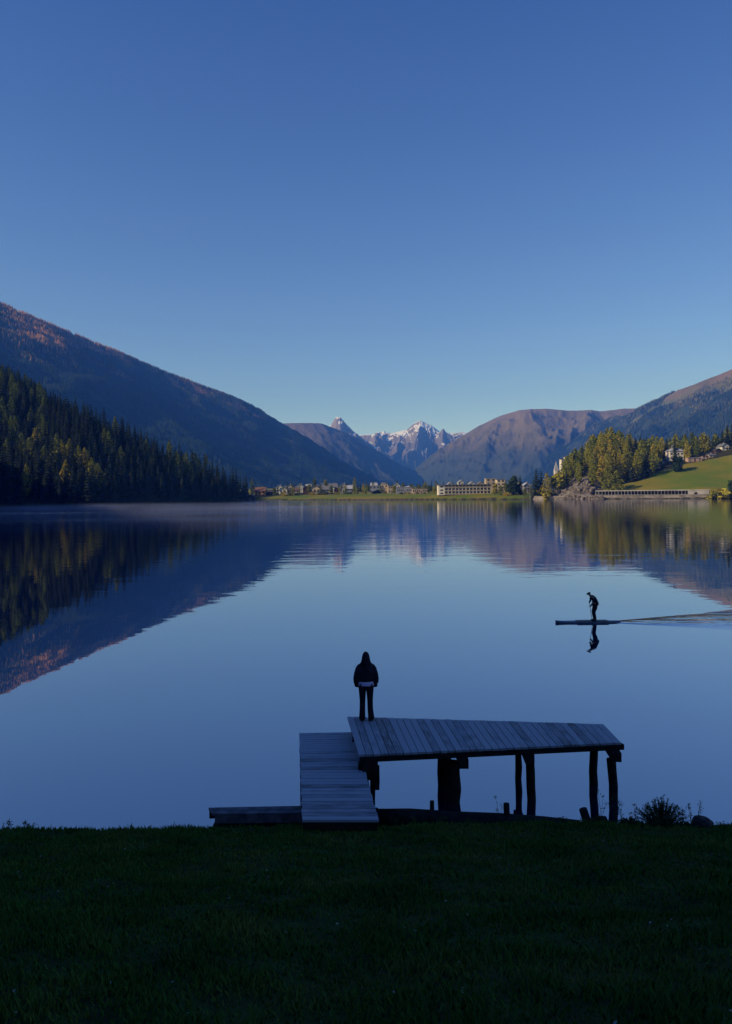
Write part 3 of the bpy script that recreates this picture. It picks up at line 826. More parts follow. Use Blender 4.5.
def tree_px(kind, px, top, Y, label, name, base=None, wide=1.0, cat='tree', group=None):
    """a tree whose top sits at photo (px, top), standing on the ground at depth Y"""
    x, y, zt = at_y(px, top, Y)
    z = gz(x, y)
    return tree(kind, x, y, max(zt - z, 2.0), label, name, cat, group, wide)

# wooded hill on the left: trees by rejection over the terrain
r = np.random.default_rng(5)
cand = []
N = 9000
X = r.uniform(-420, -80, N); Y = r.uniform(455, 735, N)
D = lake_dist(X, Y); Z = height(X, Y)
PX, PY = project(X, Y, Z)
keep = (D > 2.5) & (PX < 247) & (PX > -25) & (Z > 0.4)
X, Y, Z, D, PX, PY = [q[keep] for q in (X, Y, Z, D, PX, PY)]
# thin to a minimum spacing
order = np.argsort(Y)
sel = []
cells = {}
for i in order:
    cx, cy_ = int(X[i] // 5), int(Y[i] // 5)
    ok = True
    for dx in (-1, 0, 1):
        for dy in (-1, 0, 1):
            for j in cells.get((cx + dx, cy_ + dy), ()):
                if (X[i] - X[j]) ** 2 + (Y[i] - Y[j]) ** 2 < 4.6 ** 2: ok = False
    if ok:
        sel.append(i); cells.setdefault((cx, cy_), []).append(i)
SPEC = [(62, 452), (70, 458), (76, 462), (82, 458), (86, 466), (92, 464), (37, 432), (52, 447), (95, 470)]
front = [i for i in sel if D[i] < 1e9]
near = front[:150]
rest = front[150:]
def left_place(px):
    return ('at the far left picture edge of the wood', 'below the bright yellow larches of the left wood', 'in the middle of the left wood', 'toward the right tip of the left wood')[0 if px < 35 else 1 if px < 100 else 2 if px < 170 else 3]
def right_place(px, py):
    side = 'above the headland rocks' if px < 592 else 'above the left end of the road gallery' if px < 625 else 'left of the white villa' if px < 665 else 'behind the pink terraced building' if px < 710 else 'at the right picture edge'
    return side
def green_zone(px, py, t):
    # pale, loose larches on the upper left and behind the point
    return (px < 45 and py < 455 and t < 0.30) or (165 < px < 245 and py < 470 and t < 0.5)
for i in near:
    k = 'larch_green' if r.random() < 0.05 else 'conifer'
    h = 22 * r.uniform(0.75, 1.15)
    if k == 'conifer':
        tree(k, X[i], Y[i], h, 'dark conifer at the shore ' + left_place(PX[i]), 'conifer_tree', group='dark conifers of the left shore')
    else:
        tree(k, X[i], Y[i], h, 'dull green larch at the shore ' + left_place(PX[i]), 'larch_tree', group='green larches of the left shore')
masses = {'conifer': ([], []), 'larch_green': ([], [])}
protos_np = {k: [(np.array([tuple(v.co) for v in p[0].vertices]), [tuple(q.vertices) for q in p[0].polygons]) for p in PROTO[k]] for k in masses}
for i in rest:
    k = 'larch_green' if (r.random() < 0.02 or green_zone(PX[i], PY[i] - 15, r.random())) else 'conifer'
    vs, fs = random.choice(protos_np[k])
    s = r.uniform(0.7, 1.15); a = r.uniform(0, 6.28)
    c_, s_ = math.cos(a), math.sin(a)
    w = np.stack([(vs[:, 0] * c_ - vs[:, 1] * s_) * s + X[i], (vs[:, 0] * s_ + vs[:, 1] * c_) * s + Y[i], vs[:, 2] * s + Z[i]], -1)
    V_, F_ = masses[k]
    n0 = sum(len(q) for q in V_)
    V_.append(w); F_.extend([tuple(int(q) + n0 for q in f) for f in fs])
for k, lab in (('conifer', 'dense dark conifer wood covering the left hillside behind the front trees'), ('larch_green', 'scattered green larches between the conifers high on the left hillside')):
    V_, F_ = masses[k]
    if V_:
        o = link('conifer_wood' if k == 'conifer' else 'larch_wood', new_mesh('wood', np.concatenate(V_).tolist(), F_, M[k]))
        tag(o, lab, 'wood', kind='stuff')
# yellow larches that stand out on the slope
GOLD = [(30, 440, 0, 'dull yellow green larch left of the lone pale yellow larch on the dark slope'), (45, 448, 0, 'olive larch between the lone pale yellow larch and the bright row'), (54, 452, 0, 'wide olive larch just left of the bright larch row'), (66, 462, 0, 'low yellow green larch beneath the left end of the bright row'), (98, 466, 0, 'dull olive larch right of the small orange yellow larch'),
        (36, 430, 520, 'pale yellow larch standing alone highest among the dark trees of the left slope'),
        (62, 442, 560, 'yellow green larch at the left end of the bright larch row on the dark slope'),
        (70, 441, 556, 'broad yellow green larch second from the left in the bright row on the dark slope'),
        (79, 448, 548, 'slim golden larch right of the broad yellow green one on the dark left slope'),
        (85, 450, 556, 'golden yellow larch near the right end of the bright row on the dark slope'),
        (92, 460, 545, 'small orange yellow larch at the right end of the bright larch row')]
for px, top, Yd, lab in GOLD:
    ys = np.arange(470, 690, 1.0); xs = (px - 366) / F * ys; zs = height(xs, ys)
    h_ = 19.0
    pj = project(xs, ys, zs + h_)[1]
    ok_ = (zs > 0.5) & (pj <= top)
    y_ = float(ys[ok_][0]) if ok_.any() else 600.0
    tree('larch_green' if ('olive' in lab or 'dull' in lab) else 'larch_gold', (px - 366) / F * y_, y_, h_ + 1.5, lab, 'larch_tree', group='bright larches on the left slope', wide=1.5)

# wooded right hillside, above the meadow line
r = np.random.default_rng(15)
N = 6000
Y = r.uniform(505, 745, N); PXs = r.uniform(545, 752, N)
X = (PXs - 366) / F * Y
D = lake_dist(X, Y); Z = height(X, Y)
PX, PY = project(X, Y, Z)
ok = (D > 14) & (PY < tree_line(PX) - 1) & (PX < 748) & (PX > 566) & ~((PX > 655) & (PX < 712) & (Y < 600)) & ~((PX > 698) & (Y < 642))
cells = {}; cnt = {'c': 0, 'l': 0}
for i in np.argsort(Y):
    if not ok[i]: continue
    sp = 8.5 if Y[i] < 640 else 9.5
    cx, cy_ = int(X[i] // 10), int(Y[i] // 10)
    if any((X[i] - X[j]) ** 2 + (Y[i] - Y[j]) ** 2 < sp ** 2 for dx in (-1, 0, 1) for dy in (-1, 0, 1) for j in cells.get((cx + dx, cy_ + dy), ())):
        continue
    cells.setdefault((cx, cy_), []).append(i)
    u = r.random(); px = PX[i]
    p_con = 0.2 if px < 640 else 0.55
    h = r.uniform(17, 27) if px < 650 else r.uniform(15, 23)
    h *= 0.90
    if 596 < px < 622: h *= 1.12
    if u < p_con and cnt['c'] < 75:
        cnt['c'] += 1
        tree('conifer', X[i], Y[i], h, 'dark green conifer in the sunlit wood ' + right_place(px, 0), 'conifer_tree', group='conifers of the right hillside')
    elif u < p_con + (1 - p_con) * 0.2:
        tree('broad', X[i], Y[i], h * 0.8, 'rounded olive broadleaf tree in the sunlit wood ' + right_place(px, 0), 'broadleaf_tree', group='rounded trees of the right hillside', wide=1.0)
    elif u < p_con + (1 - p_con) * 0.6:
        tree('larch_green', X[i], Y[i], h, 'green larch in the sunlit wood ' + right_place(px, 0), 'larch_tree', group='green larches of the right hillside', wide=r.uniform(1.1, 1.6))
    else:
        cnt['l'] += 1
        tree('larch', X[i], Y[i], h, 'yellow larch in the sunlit wood ' + right_place(px, 0), 'larch_tree', group='yellow larches of the right hillside', wide=r.uniform(1.1, 1.5))

# ------------------------------------------------------------------ buildings
def window_part(parent, x, y, z, w, h, rz=0.0, depth=0.12, m='glass'):
    return MB().box((x, y, z), (w, depth, h), rz).build('window', M[m], parent)

def house(px0, px1, top, base, Y, wall, roof, label, kind='gable', name='house', floors=2, depth=9.0, rz=0.0, cat='house', ridge_along=True, nwin=None, chimney=True, group=None):
    """a house whose front spans photo px0..px1, roof top at photo row top"""
    xa = at_y(px0, base, Y)[0]; xb = at_y(px1, base, Y)[0]
    W = xb - xa; cx = (xa + xb) / 2
    zb = gz(cx, Y) - 0.3
    H = at_y((px0 + px1) / 2, top, Y)[2] - zb
    H = max(H, 3.0)
    e = empty(name, (cx, Y + depth / 2, zb), rz)
    tag(e, label, cat, group)
    rh = 0 if kind == 'flat' else min(H * 0.36, (depth if ridge_along else W) * 0.38)
    wh = H - rh - (0.3 if kind == 'flat' else 0)
    hw, hd = W / 2, depth / 2
    b = MB().box((0, 0, wh / 2), (W, depth, wh))
    if kind != 'flat':
        if ridge_along:
            for sx in (-1, 1):
                b.add([(sx * hw, -hd, wh), (sx * hw, hd, wh), (sx * hw, 0, wh + rh - .05), (sx * (hw - .3), -hd, wh), (sx * (hw - .3), hd, wh), (sx * (hw - .3), 0, wh + rh - .05)],
                      [(0, 1, 2), (5, 4, 3), (0, 2, 5, 3), (1, 4, 5, 2)])
        else:
            for sy in (-1, 1):
                b.add([(-hw, sy * hd, wh), (hw, sy * hd, wh), (0, sy * hd, wh + rh - .05), (-hw, sy * (hd - .3), wh), (hw, sy * (hd - .3), wh), (0, sy * (hd - .3), wh + rh - .05)],
                      [(0, 1, 2), (5, 4, 3), (0, 2, 5, 3), (1, 4, 5, 2)])
    b.build('wall', M[wall], e)
    rf = MB(); th = 0.28; ov = 0.7
    if kind == 'flat':
        rf.box((0, 0, wh + 0.15), (W + 0.8, depth + 0.8, 0.3))
    elif ridge_along:
        for sy in (-1, 1):
            k = ov * rh / hd
            bt = [(-hw - ov, 0, wh + rh), (hw + ov, 0, wh + rh), (hw + ov, sy * (hd + ov), wh - k), (-hw - ov, sy * (hd + ov), wh - k)]
            rf.hexa(bt, [(x, y, z + th) for x, y, z in bt])
    else:
        for sx in (-1, 1):
            k = ov * rh / hw
            bt = [(0, -hd - ov, wh + rh), (0, hd + ov, wh + rh), (sx * (hw + ov), hd + ov, wh - k), (sx * (hw + ov), -hd - ov, wh - k)]
            rf.hexa(bt, [(x, y, z + th) for x, y, z in bt])
    ro = rf.build('roof', M[roof], e)
    if chimney and kind != 'flat':
        MB().box((W * 0.2, depth * 0.12, wh + rh + 0.3), (0.8, 0.8, 1.6)).build('chimney', M['concrete'], ro)
    nw = nwin or max(2, int(W / 3.2))
    for f in range(floors):
        z = wh * (f + 0.55) / floors
        for k in range(nw):
            x = -hw + W * (k + 0.5) / nw
            if f == 0 and k == nw // 2:
                MB().box((x, -hd - 0.03, 1.35), (1.1, 0.14, 2.1)).build('door', M['brown_wall'] if wall != 'brown_wall' else M['dark_wall'], e)
            else:
                window_part(e, x, -hd - 0.03, z, min(1.5, W / nw * 0.5), min(1.5, wh / floors * 0.5))
    if kind != 'flat' and not ridge_along:
        MB().box((0, -hd - 0.25, wh * 0.62), (W * 0.8, 1.0, 0.2)).build('balcony', M['brown_wall'], e)
    return e

HOUSES = [
 # px0, px1, top, base, Y, wall, roof, kind, ridge_along, label
 (254.5, 265, 487.5, 495, 735, 'orange_wall', 'roof_red', 'gable', True, 'bright orange house nearest the dark wood at the left end of the town'),
 (266, 272, 490, 495, 745, 'dark_wall', 'roof_dark', 'gable', True, 'small dark shed right beside the orange house'),
 (279, 287, 487, 494, 750, 'white_wall', 'roof_grey', 'gable', False, 'white gabled house first in the row right of the dark shed'),
 (287.5, 292, 488, 494, 758, 'cream_wall', 'roof_grey', 'gable', False, 'narrow cream house squeezed right of the first white gabled house'),
 (293, 299, 487.5, 494, 752, 'beige_wall', 'roof_brown', 'gable', True, 'beige house with brown roof behind the white shore tower'),
 (303, 309, 486, 494, 748, 'brown_wall', 'roof_grey', 'gable', False, 'brown chalet with grey roof just right of the white shore tower'),
 (309.5, 320, 485.5, 494, 745, 'cream_wall', 'roof_brown', 'gable', False, 'wide cream chalet with a broad brown gable in the left half of the town'),
 (321, 330, 486.5, 493.5, 750, 'beige_wall', 'roof_grey', 'gable', True, 'beige house with long grey roof right of the wide cream chalet'),
 (334, 339, 487.5, 494, 745, 'brown_wall', 'roof_brown', 'gable', False, 'small brown chalet between the beige house and a white gabled house'),
 (340, 345, 487, 494, 742, 'white_wall', 'roof_grey', 'gable', False, 'small white gabled house left of the tall lakeside trees'),
 (347, 352, 485.5, 493, 755, 'grey_wall', 'roof_pale', 'gable', True, 'grey house with pale roof directly behind the tall lakeside trees'),
 (369, 380, 485.5, 493, 740, 'grey_wall', 'roof_pale', 'flat', True, 'grey flat roofed block right of the orange lakeside tree'),
 (381, 388, 483.8, 492, 742, 'cream_wall', 'roof_pale', 'flat', True, 'cream apartment block with a stepped top near the middle of the town'),
 (388.5, 393, 485.5, 492.5, 735, 'beige_wall', 'roof_grey', 'flat', True, 'low beige annex against the cream apartment block'),
 (404, 411, 486.4, 492, 742, 'white_wall', 'roof_pale', 'gable', True, 'white house peeping over the long grey lakeside building'),
]
# (back row, only roofs and upper floors show)
BACK = [
 (276, 282, 485.0, 800, 'white_wall', 'roof_pale', 'pale roofed house in the back row above the first white gabled house'),
 (286, 292, 484.6, 810, 'cream_wall', 'roof_grey', 'cream back row house above the narrow cream house'),
 (296, 303, 484.0, 820, 'white_wall', 'roof_pale', 'white back row house above the white shore tower'),
 (306, 311, 484.4, 830, 'beige_wall', 'roof_pale', 'pale roofed back row house left of the dark town conifer'),
 (318, 325, 483.6, 830, 'grey_wall', 'roof_pale', 'grey back row house above the wide cream chalet'),
 (329, 337, 483.6, 820, 'white_wall', 'roof_grey', 'white back row house with grey roof above the small brown chalet'),
 (340, 346, 483.6, 830, 'cream_wall', 'roof_pale', 'cream back row house above the small white gabled house'),
 (371, 377, 483.0, 820, 'white_wall', 'roof_pale', 'white back row house above the grey flat roofed block'),
 (394, 400, 483.6, 800, 'white_wall', 'roof_pale', 'white back row house between the beige annex and the long grey building'),
 (447, 453, 482.6, 700, 'white_wall', 'roof_pale', 'pale roofed house over the left third of the long lakeside hotel roof'),
 (458.5, 463.5, 480.5, 710, 'white_wall', 'roof_pale', 'tallest bright white house showing above the middle of the hotel roof'),
 (468.5, 475, 482.0, 705, 'white_wall', 'roof_pale', 'white house above the right half of the hotel roof'),
 (478, 483, 482.0, 700, 'cream_wall', 'roof_grey', 'small cream house above the right end of the hotel roof'),
 (514, 521, 480.5, 700, 'white_wall', 'roof_grey', 'white house half hidden behind the round dark trees'),
 (524, 530, 483.0, 640, 'grey_wall', 'roof_pale', 'grey house between the two big dark trees'),
]
for (a0, a1, tp, bs, Yd, wl, rf, kd, ra, lab) in HOUSES:
    house(a0, a1, tp, bs, Yd, wl, rf, lab, kd, ridge_along=ra, floors=2, group='houses of the town')
for (a0, a1, tp, Yd, wl, rf, lab) in BACK:
    house(a0, a1, tp, 492, Yd, wl, rf, lab, 'gable', ridge_along=random.random() < 0.5, floors=3, group='houses of the town')
# upper step of the cream block as its own little storey
house(382, 385.5, 482.6, 492, 752, 'cream_wall', 'roof_pale', 'narrow cream tower block rising behind the stepped cream apartment block', 'flat', name='apartment_block', floors=3, cat='apartment block', chimney=False)
# beige apartments on the slope right of the hotel
house(486, 496, 478.3, 489, 690, 'beige_wall', 'roof_pale', 'long beige apartment block with flat pale roof above the yellow lakeside tree', 'flat', name='apartment_block', floors=4, cat='apartment block', chimney=False)
house(497, 505, 479.3, 490, 670, 'cream_wall', 'roof_grey', 'cream apartment block beside the round dark trees', 'flat', name='apartment_block', floors=4, cat='apartment block', chimney=False)
# long low grey building on the shore
house(396.5, 412, 487.0, 495, 700, 'grey_wall', 'roof_pale', 'long low grey lakeside building with white flat roof', 'flat', name='lakeside_hall', floors=1, depth=12, cat='hall', nwin=8, chimney=False)
house(412.5, 428, 488.2, 495, 690, 'beige_wall', 'roof_grey', 'low dull wing adjoining the long grey lakeside building', 'flat', name='lakeside_hall', floors=1, depth=12, cat='hall', nwin=8, chimney=False)

# hotel with three rows of balconies
def hotel():
    Yd = 626
    xa = at_y(438.5, 497, Yd)[0]; xb = at_y(491, 497, Yd)[0]; W = xb - xa
    zb = gz((xa + xb) / 2, Yd) - 0.2
    H = at_y(464, 484.3, Yd)[2] - zb
    e = empty('hotel', ((xa + xb) / 2, Yd + 6, zb))
    tag(e, 'long white hotel with a grid of balconies on the far shore beside a yellow tree', 'hotel')
    hw = W / 2; wh = H - 0.5
    endw = 5.2
    MB().box((0, 0.8, wh / 2), (W, 10.4, wh)).build('wall', M['white_wall'], e)
    MB().box((-hw + endw / 2, -5.2, wh / 2), (endw, 1.6, wh)).build('end_bay', M['white_wall'], e)
    MB().box((0, -0.2, wh + 0.25), (W + 1.2, 13.4, 0.5)).build('roof', M['roof_grey'], e)
    x0 = -hw + endw; nb = 13; bw = (W - endw) / nb
    for f in range(3):
        z = 0.3 + f * wh / 3
        MB().box((x0 + (W - endw) / 2, -5.2, z + (0.1)), (W - endw - 0.01, 1.6, 0.25)).build('balcony', M['concrete'], e)
        MB().box((x0 + (W - endw) / 2, -5.96, z + 0.75), (W - endw - 0.02, 0.08, 0.6)).build('railing', M['beige_wall'], e)
        for k in range(nb):
            window_part(e, x0 + bw * (k + 0.5), -4.46, z + wh / 6 + 0.1, bw * 0.8, wh / 3 * 0.72)
    for k in range(nb + 1):
        MB().box((x0 + bw * k, -5.2, wh / 2), (0.35, 1.5, wh - 0.02)).build('partition', M['white_wall'], e)
    for f in range(3):
        for k in range(1):
            window_part(e, -hw + endw * 0.5, -6.05, wh * (f + 0.5) / 3, 2.2, 1.1)
hotel()

# white tower on the shore in front of the town, and dark boathouse at the wood
def shore_tower():
    x, y, z = at_z(301.5, 499.5, 0.2)
    y += 3
    e = empty('shore_tower', (x, y, gz(x, y) - 0.2)); tag(e, 'slender white tower on a dark plinth at the water edge below the town', 'tower')
    MB().box((0, 0, 0.9), (3.4, 3.4, 2.2)).build('plinth', M['dark_wall'], e)
    MB().hexa([(-1.2, -1.2, 2), (1.2, -1.2, 2), (1.2, 1.2, 2), (-1.2, 1.2, 2)], [(-0.95, -0.95, 7.6), (0.95, -0.95, 7.6), (0.95, 0.95, 7.6), (-0.95, 0.95, 7.6)]).build('shaft', M['sail'], e)
    MB().add([(-1.3, -1.3, 7.6), (1.3, -1.3, 7.6), (1.3, 1.3, 7.6), (-1.3, 1.3, 7.6), (0, 0, 9.0)], [(3, 2, 1, 0), (0, 1, 4), (1, 2, 4), (2, 3, 4), (3, 0, 4)]).build('roof', M['roof_pale'], e)
    window_part(e, 0, -1.1, 5.6, 0.7, 1.0)
shore_tower()
def boathouse():
    x, y, z = at_z(251, 501.2, 0.3)
    e = empty('boathouse', (x, y, 0)); tag(e, 'dark timber boathouse on posts at the tip of the left wood', 'boathouse')
    MB().box((0, 0, 2.6), (6, 7, 3.0)).build('wall', M['dark_wall'], e)
    for sx in (-1, 1):
        bt = [(0, -4, 5.6), (0, 4, 5.6), (sx * 3.6, 4, 3.9), (sx * 3.6, -4, 3.9)]
        MB().hexa(bt, [(a, b, c + .2) for a, b, c in bt]).build('roof_slope', M['roof_dark'], e)
    MB().add([(-3, -3.5, 4.1), (3, -3.5, 4.1), (0, -3.5, 5.5), (-3, -3.3, 4.1), (3, -3.3, 4.1), (0, -3.3, 5.5)], [(0, 1, 2), (5, 4, 3), (0, 2, 5, 3), (1, 4, 5, 2), (0, 3, 4, 1)]).build('gable', M['dark_wall'], e)
    for sx in (-1, 1):
        for sy in (-1, 1):
            MB().tube([(sx * 2.6, sy * 3.1, -2), (sx * 2.6, sy * 3.1, 1.2)], 0.18).build('post', M['jetty_dark'], e)
    MB().box((0, -3.55, 2.2), (2.6, 0.12, 2.0)).build('door', M['brown_wall'], e)
boathouse()

# church on the headland and the block beside it
def church():
    x, y, zt = at_y(556, 461, 640)
    zb = gz(x, y) - 0.3
    H = zt - zb
    e = empty('church', (x, y, zb)); tag(e, 'white church with a tall pale spire among the larches above the headland rocks', 'church')
    th = H * 0.66
    MB().box((0, 0, th / 2), (3.2, 3.2, th)).build('tower', M['white_wall'], e)
    MB().add([(-1.8, -1.8, th), (1.8, -1.8, th), (1.8, 1.8, th), (-1.8, 1.8, th), (0, 0, H)], [(3, 2, 1, 0), (0, 1, 4), (1, 2, 4), (2, 3, 4), (3, 0, 4)]).build('spire', M['roof_pale'], e)
    MB().box((6.2, 1, th * 0.28), (9.2, 6, th * 0.56)).build('nave', M['white_wall'], e)
    for sy in (-1, 1):
        bt = [(1.7, 1, th * 0.56 + 3), (11.2, 1, th * 0.56 + 3), (11.2, 1 + sy * 3.5, th * 0.56 - .3), (1.7, 1 + sy * 3.5, th * 0.56 - .3)]
        MB().hexa(bt, [(a, b, c + .25) for a, b, c in bt]).build('roof_slope', M['roof_grey'], e)
    window_part(e, 0, -1.63, th * 0.8, 0.9, 1.6)
    for k in range(3): window_part(e, 3.6 + k * 2.6, -2.03, th * 0.34, 0.9, 1.8)
church()
house(561.5, 565.5, 459.0, 474, 665, 'white_wall', 'roof_grey', 'white block just right of the church spire, lower of the pair', 'flat', name='apartment_block', floors=6, cat='apartment block', depth=7, chimney=False)
house(565.8, 570, 456.6, 474, 672, 'cream_wall', 'roof_grey', 'cream block right of the church spire, taller of the pair', 'flat', name='apartment_block', floors=6, cat='apartment block', depth=7, chimney=False)

# houses on the right hillside
def villa():
    Yd = 606
    x0 = at_y(670, 460, Yd)[0]; x1 = at_y(684, 460, Yd)[0]; W = x1 - x0; x = (x0 + x1) / 2
    zb = gz(x, Yd) - .3; H = at_y(677, 451, Yd)[2] - zb
    e = empty('villa', (x, Yd + 5, zb)); tag(e, 'white villa with a small roof lantern behind the dark round tree on the right slope', 'villa')
    hw = W / 2
    MB().box((0, 0, H / 2), (W, 9, H)).build('wall', M['white_wall'], e)
    rf = MB().hexa([(-hw - .6, -5.1, H), (hw + .6, -5.1, H), (hw + .6, 5.1, H), (-hw - .6, 5.1, H)], [(-hw * .5, -2, H + 2.2), (hw * .5, -2, H + 2.2), (hw * .5, 2, H + 2.2), (-hw * .5, 2, H + 2.2)]).build('roof', M['roof_pale'], e)
    MB().box((-1, 0, H + 3.0), (2.4, 2.4, 1.8)).add([(-2.5, -1.5, H + 3.9), (.5, -1.5, H + 3.9), (.5, 1.5, H + 3.9), (-2.5, 1.5, H + 3.9), (-1, 0, H + 5.2)], [(3, 2, 1, 0), (0, 1, 4), (1, 2, 4), (2, 3, 4), (3, 0, 4)]).build('lantern', M['roof_grey'], rf)
    for f in range(2):
        for k in range(4): window_part(e, -hw + W * (k + .5) / 4, -4.53, H * (f + .75) / 2.4, 1.2, 1.4)
villa()
house(655, 661, 463.5, 470, 590, 'dark_wall', 'roof_dark', 'dark brown house in shade left of the dark round tree on the right slope', 'gable', floors=2, group='houses on the right hillside')
house(661.5, 666.5, 461.5, 470, 600, 'grey_wall', 'roof_grey', 'grey blue gabled house between the dark brown house and the dark round tree', 'gable', floors=2, ridge_along=False, group='houses on the right hillside')
house(688, 702, 457.6, 464, 596, 'pink_wall', 'roof_pale', 'pink terraced building with a flat pale roof at the top edge of the meadow', 'flat', name='terrace_building', floors=2, cat='building', chimney=False, depth=7)
house(702.5, 709, 456.8, 463, 600, 'pink_wall', 'roof_brown', 'small pink house at the right end of the pink terraced building', 'flat', name='terrace_building', floors=2, cat='building', chimney=False, depth=7)
house(709.5, 716, 457.8, 462.5, 604, 'cream_wall', 'roof_grey', 'low cream hut where the meadow edge rises near the dark conifers', 'gable', floors=1, group='houses on the right hillside')
house(716, 721.5, 448.5, 458, 618, 'brown_wall', 'roof_dark', 'tall dark chalet in shade near the right edge of the hillside', 'gable', floors=3, ridge_along=False, group='houses on the right hillside')
house(722, 729, 443.5, 455, 622, 'white_wall', 'roof_grey', 'white gabled house highest at the right edge of the hillside', 'gable', floors=3, ridge_along=False, group='houses on the right hillside')

# named trees of the shore and the town
tree_px('larch_green', 252, 477.5, 728, 'slender pale green poplar like tree left of the orange house', 'poplar_tree', wide=0.75)
tree_px('conifer', 275.5, 485.5, 760, 'small dark conifer left of the pair between shed and white houses', 'conifer_tree', wide=1.1)
tree_px('conifer', 277.8, 484.5, 765, 'taller dark conifer of the pair between the dark shed and white houses', 'conifer_tree', wide=1.0)
tree_px('broad', 314.5, 479.5, 765, 'pale green tree rising behind the wide cream chalet roof', 'broadleaf_tree', wide=0.6)
tree_px('conifer', 332, 483.5, 742, 'dark conifer standing left of the small brown chalet', 'conifer_tree', wide=0.9)
tree_px('broad', 326, 480.5, 780, 'green broadleaf tree behind the beige house with long grey roof', 'broadleaf_tree', wide=0.7)
tree_px('larch_green', 354.5, 477, 705, 'tallest green larch at the middle of the town shore', 'larch_tree', wide=0.85)
tree_px('broad', 357.5, 490, 692, 'round olive tree at the water edge below the tall green larch', 'broadleaf_tree', wide=1.1)
tree_px('larch_gold', 363.2, 482.5, 703, 'slim orange larch right of the tall green larch on the town shore', 'larch_tree', wide=0.8)
tree_px('broad', 366, 490.5, 690, 'round brownish tree at the water edge below the slim orange larch', 'broadleaf_tree', wide=1.0)
tree_px('darkbush', 376, 488, 715, 'dark green bush before the grey flat roofed block', 'bush', wide=1.2, cat='bush')
tree_px('larch_green', 393.5, 483.5, 715, 'green larch left of the long low grey building', 'larch_tree', wide=0.9)
tree_px('yellow', 433.6, 486.5, 650, 'orange yellow tree between the low grey wing and the hotel', 'broadleaf_tree', wide=0.85)
tree_px('yellow', 495.5, 483.5, 600, 'bright yellow green tree touching the right end of the hotel', 'broadleaf_tree', wide=0.9)
tree_px('broad', 501, 486, 596, 'rounder olive yellow tree right of the hotel beside the big dark tree', 'broadleaf_tree', wide=1.0)
tree_px('dark', 513, 473, 592, 'big round dark green tree, left one of the two on the far shore', 'broadleaf_tree', wide=0.95)
tree_px('conifer', 520, 474, 596, 'dark conifer merged with the right side of the big round dark tree', 'conifer_tree', wide=1.4)
tree_px('conifer', 536, 467.5, 575, 'tall dark blue green conifer left of the headland rocks, taller one', 'conifer_tree', wide=1.6)
tree_px('conifer', 541, 470, 580, 'dark blue green conifer left of the headland rocks, right and shorter one', 'conifer_tree', wide=1.4)
tree_px('pale', 530.8, 483, 566, 'slim pale grey green tree in front of the tall dark conifers', 'broadleaf_tree', wide=1.0)
tree_px('broad', 525, 489, 572, 'small olive bush tree between the two groups of dark trees', 'broadleaf_tree', wide=1.0)
tree_px('larch', 546.5, 473, 556, 'olive yellow larch first above the left foot of the headland rocks', 'larch_tree', wide=1.3)
tree_px('larch_green', 551, 476, 560, 'green larch between the olive larch and the church above the rocks', 'larch_tree', wide=1.2)
tree_px('yellow', 557.5, 472, 560, 'golden tree directly below the church spire', 'broadleaf_tree', wide=1.3)
tree_px('larch_green', 563.5, 465, 575, 'dark green larch right below the cream and white blocks', 'larch_tree', wide=1.4)
tree_px('larch', 571.5, 455.5, 582, 'tall olive larch right of the white and cream blocks', 'larch_tree', wide=1.1)
tree_px('larch', 583.5, 459, 572, 'broad golden green larch above the middle of the headland rocks', 'larch_tree', wide=1.3)
tree_px('larch_green', 577.5, 458, 580, 'green larch between the two tall olive larches above the rocks', 'larch_tree', wide=1.2)
tree_px('larch', 590.5, 456, 572, 'golden larch above the right end of the headland rocks', 'larch_tree', wide=1.2)
tree_px('dark', 676.5, 454, 572, 'dark round tree alone on the meadow edge before the white villa', 'broadleaf_tree', wide=1.15)
tree_px('larch_green', 616.5, 470, 538, 'bushy green larch lowest on the left edge of the meadow', 'larch_tree', wide=1.9)
tree_px('larch_green', 607, 468, 541, 'bushy dull green larch beside the left foot of the meadow', 'larch_tree', wide=1.7)
tree_px('goldbush', 725, 484, 492, 'bright orange yellow bush at the right end of the shore wall', 'bush', wide=1.15, cat='bush')
tree_px('bush', 719, 486.5, 494, 'olive bush against the right end of the shore wall', 'bush', wide=1.2, cat='bush')
tree_px('dark', 733, 477, 488, 'dark green tree at the right picture edge on the far shore', 'broadleaf_tree', wide=0.7)
# dark conifers lining the back of the town
for k, px in enumerate(np.arange(280, 508, 3.1)):
    px += random.uniform(-1.2, 1.2)
    Yd = random.uniform(815, 900) if px < 400 else random.uniform(730, 800)
    tree_px('conifer' if random.random() < .8 else 'larch_green', px, random.uniform(480.0, 484.5) + (1.0 if px < 350 else 0), Yd, 'dark tree in the line behind the roofs of the town', 'conifer_tree', group='trees behind the town', wide=1.3)
for px, top, Yd in ((284, 487, 738), (292.5, 486, 740), (300.5, 486.5, 742), (309, 487.5, 735), (320.5, 487, 738), (331, 488, 736), (339.5, 488.5, 735), (346, 486, 738), (368, 486, 728), (380.5, 486, 730), (395, 486.5, 705), (403, 485.5, 730), (411, 485.5, 728), (419, 485.8, 715), (425, 485.5, 712), (429, 486.5, 665), (506, 485, 610), (274, 488.5, 740)):
    tree_px('broad' if random.random() < .6 else 'larch_green', px, top - random.uniform(0.5, 3.2), Yd, 'autumn garden tree standing between the houses of the town', 'broadleaf_tree', group='garden trees of the town', wide=1.05)
# small bushes in front gardens of the town
for k, px in enumerate([283, 289, 297, 311, 318, 324, 337, 344, 349, 372, 384, 401, 408, 417, 424, 507]):
    Yd = 728 if px < 400 else 668
    if px > 500: Yd = 590
    tree_px('bush' if k % 3 else 'goldbush', px + .5, 491.2, Yd, 'small garden bush in front of the town houses', 'bush', group='garden bushes of the town', cat='bush', wide=1.2)

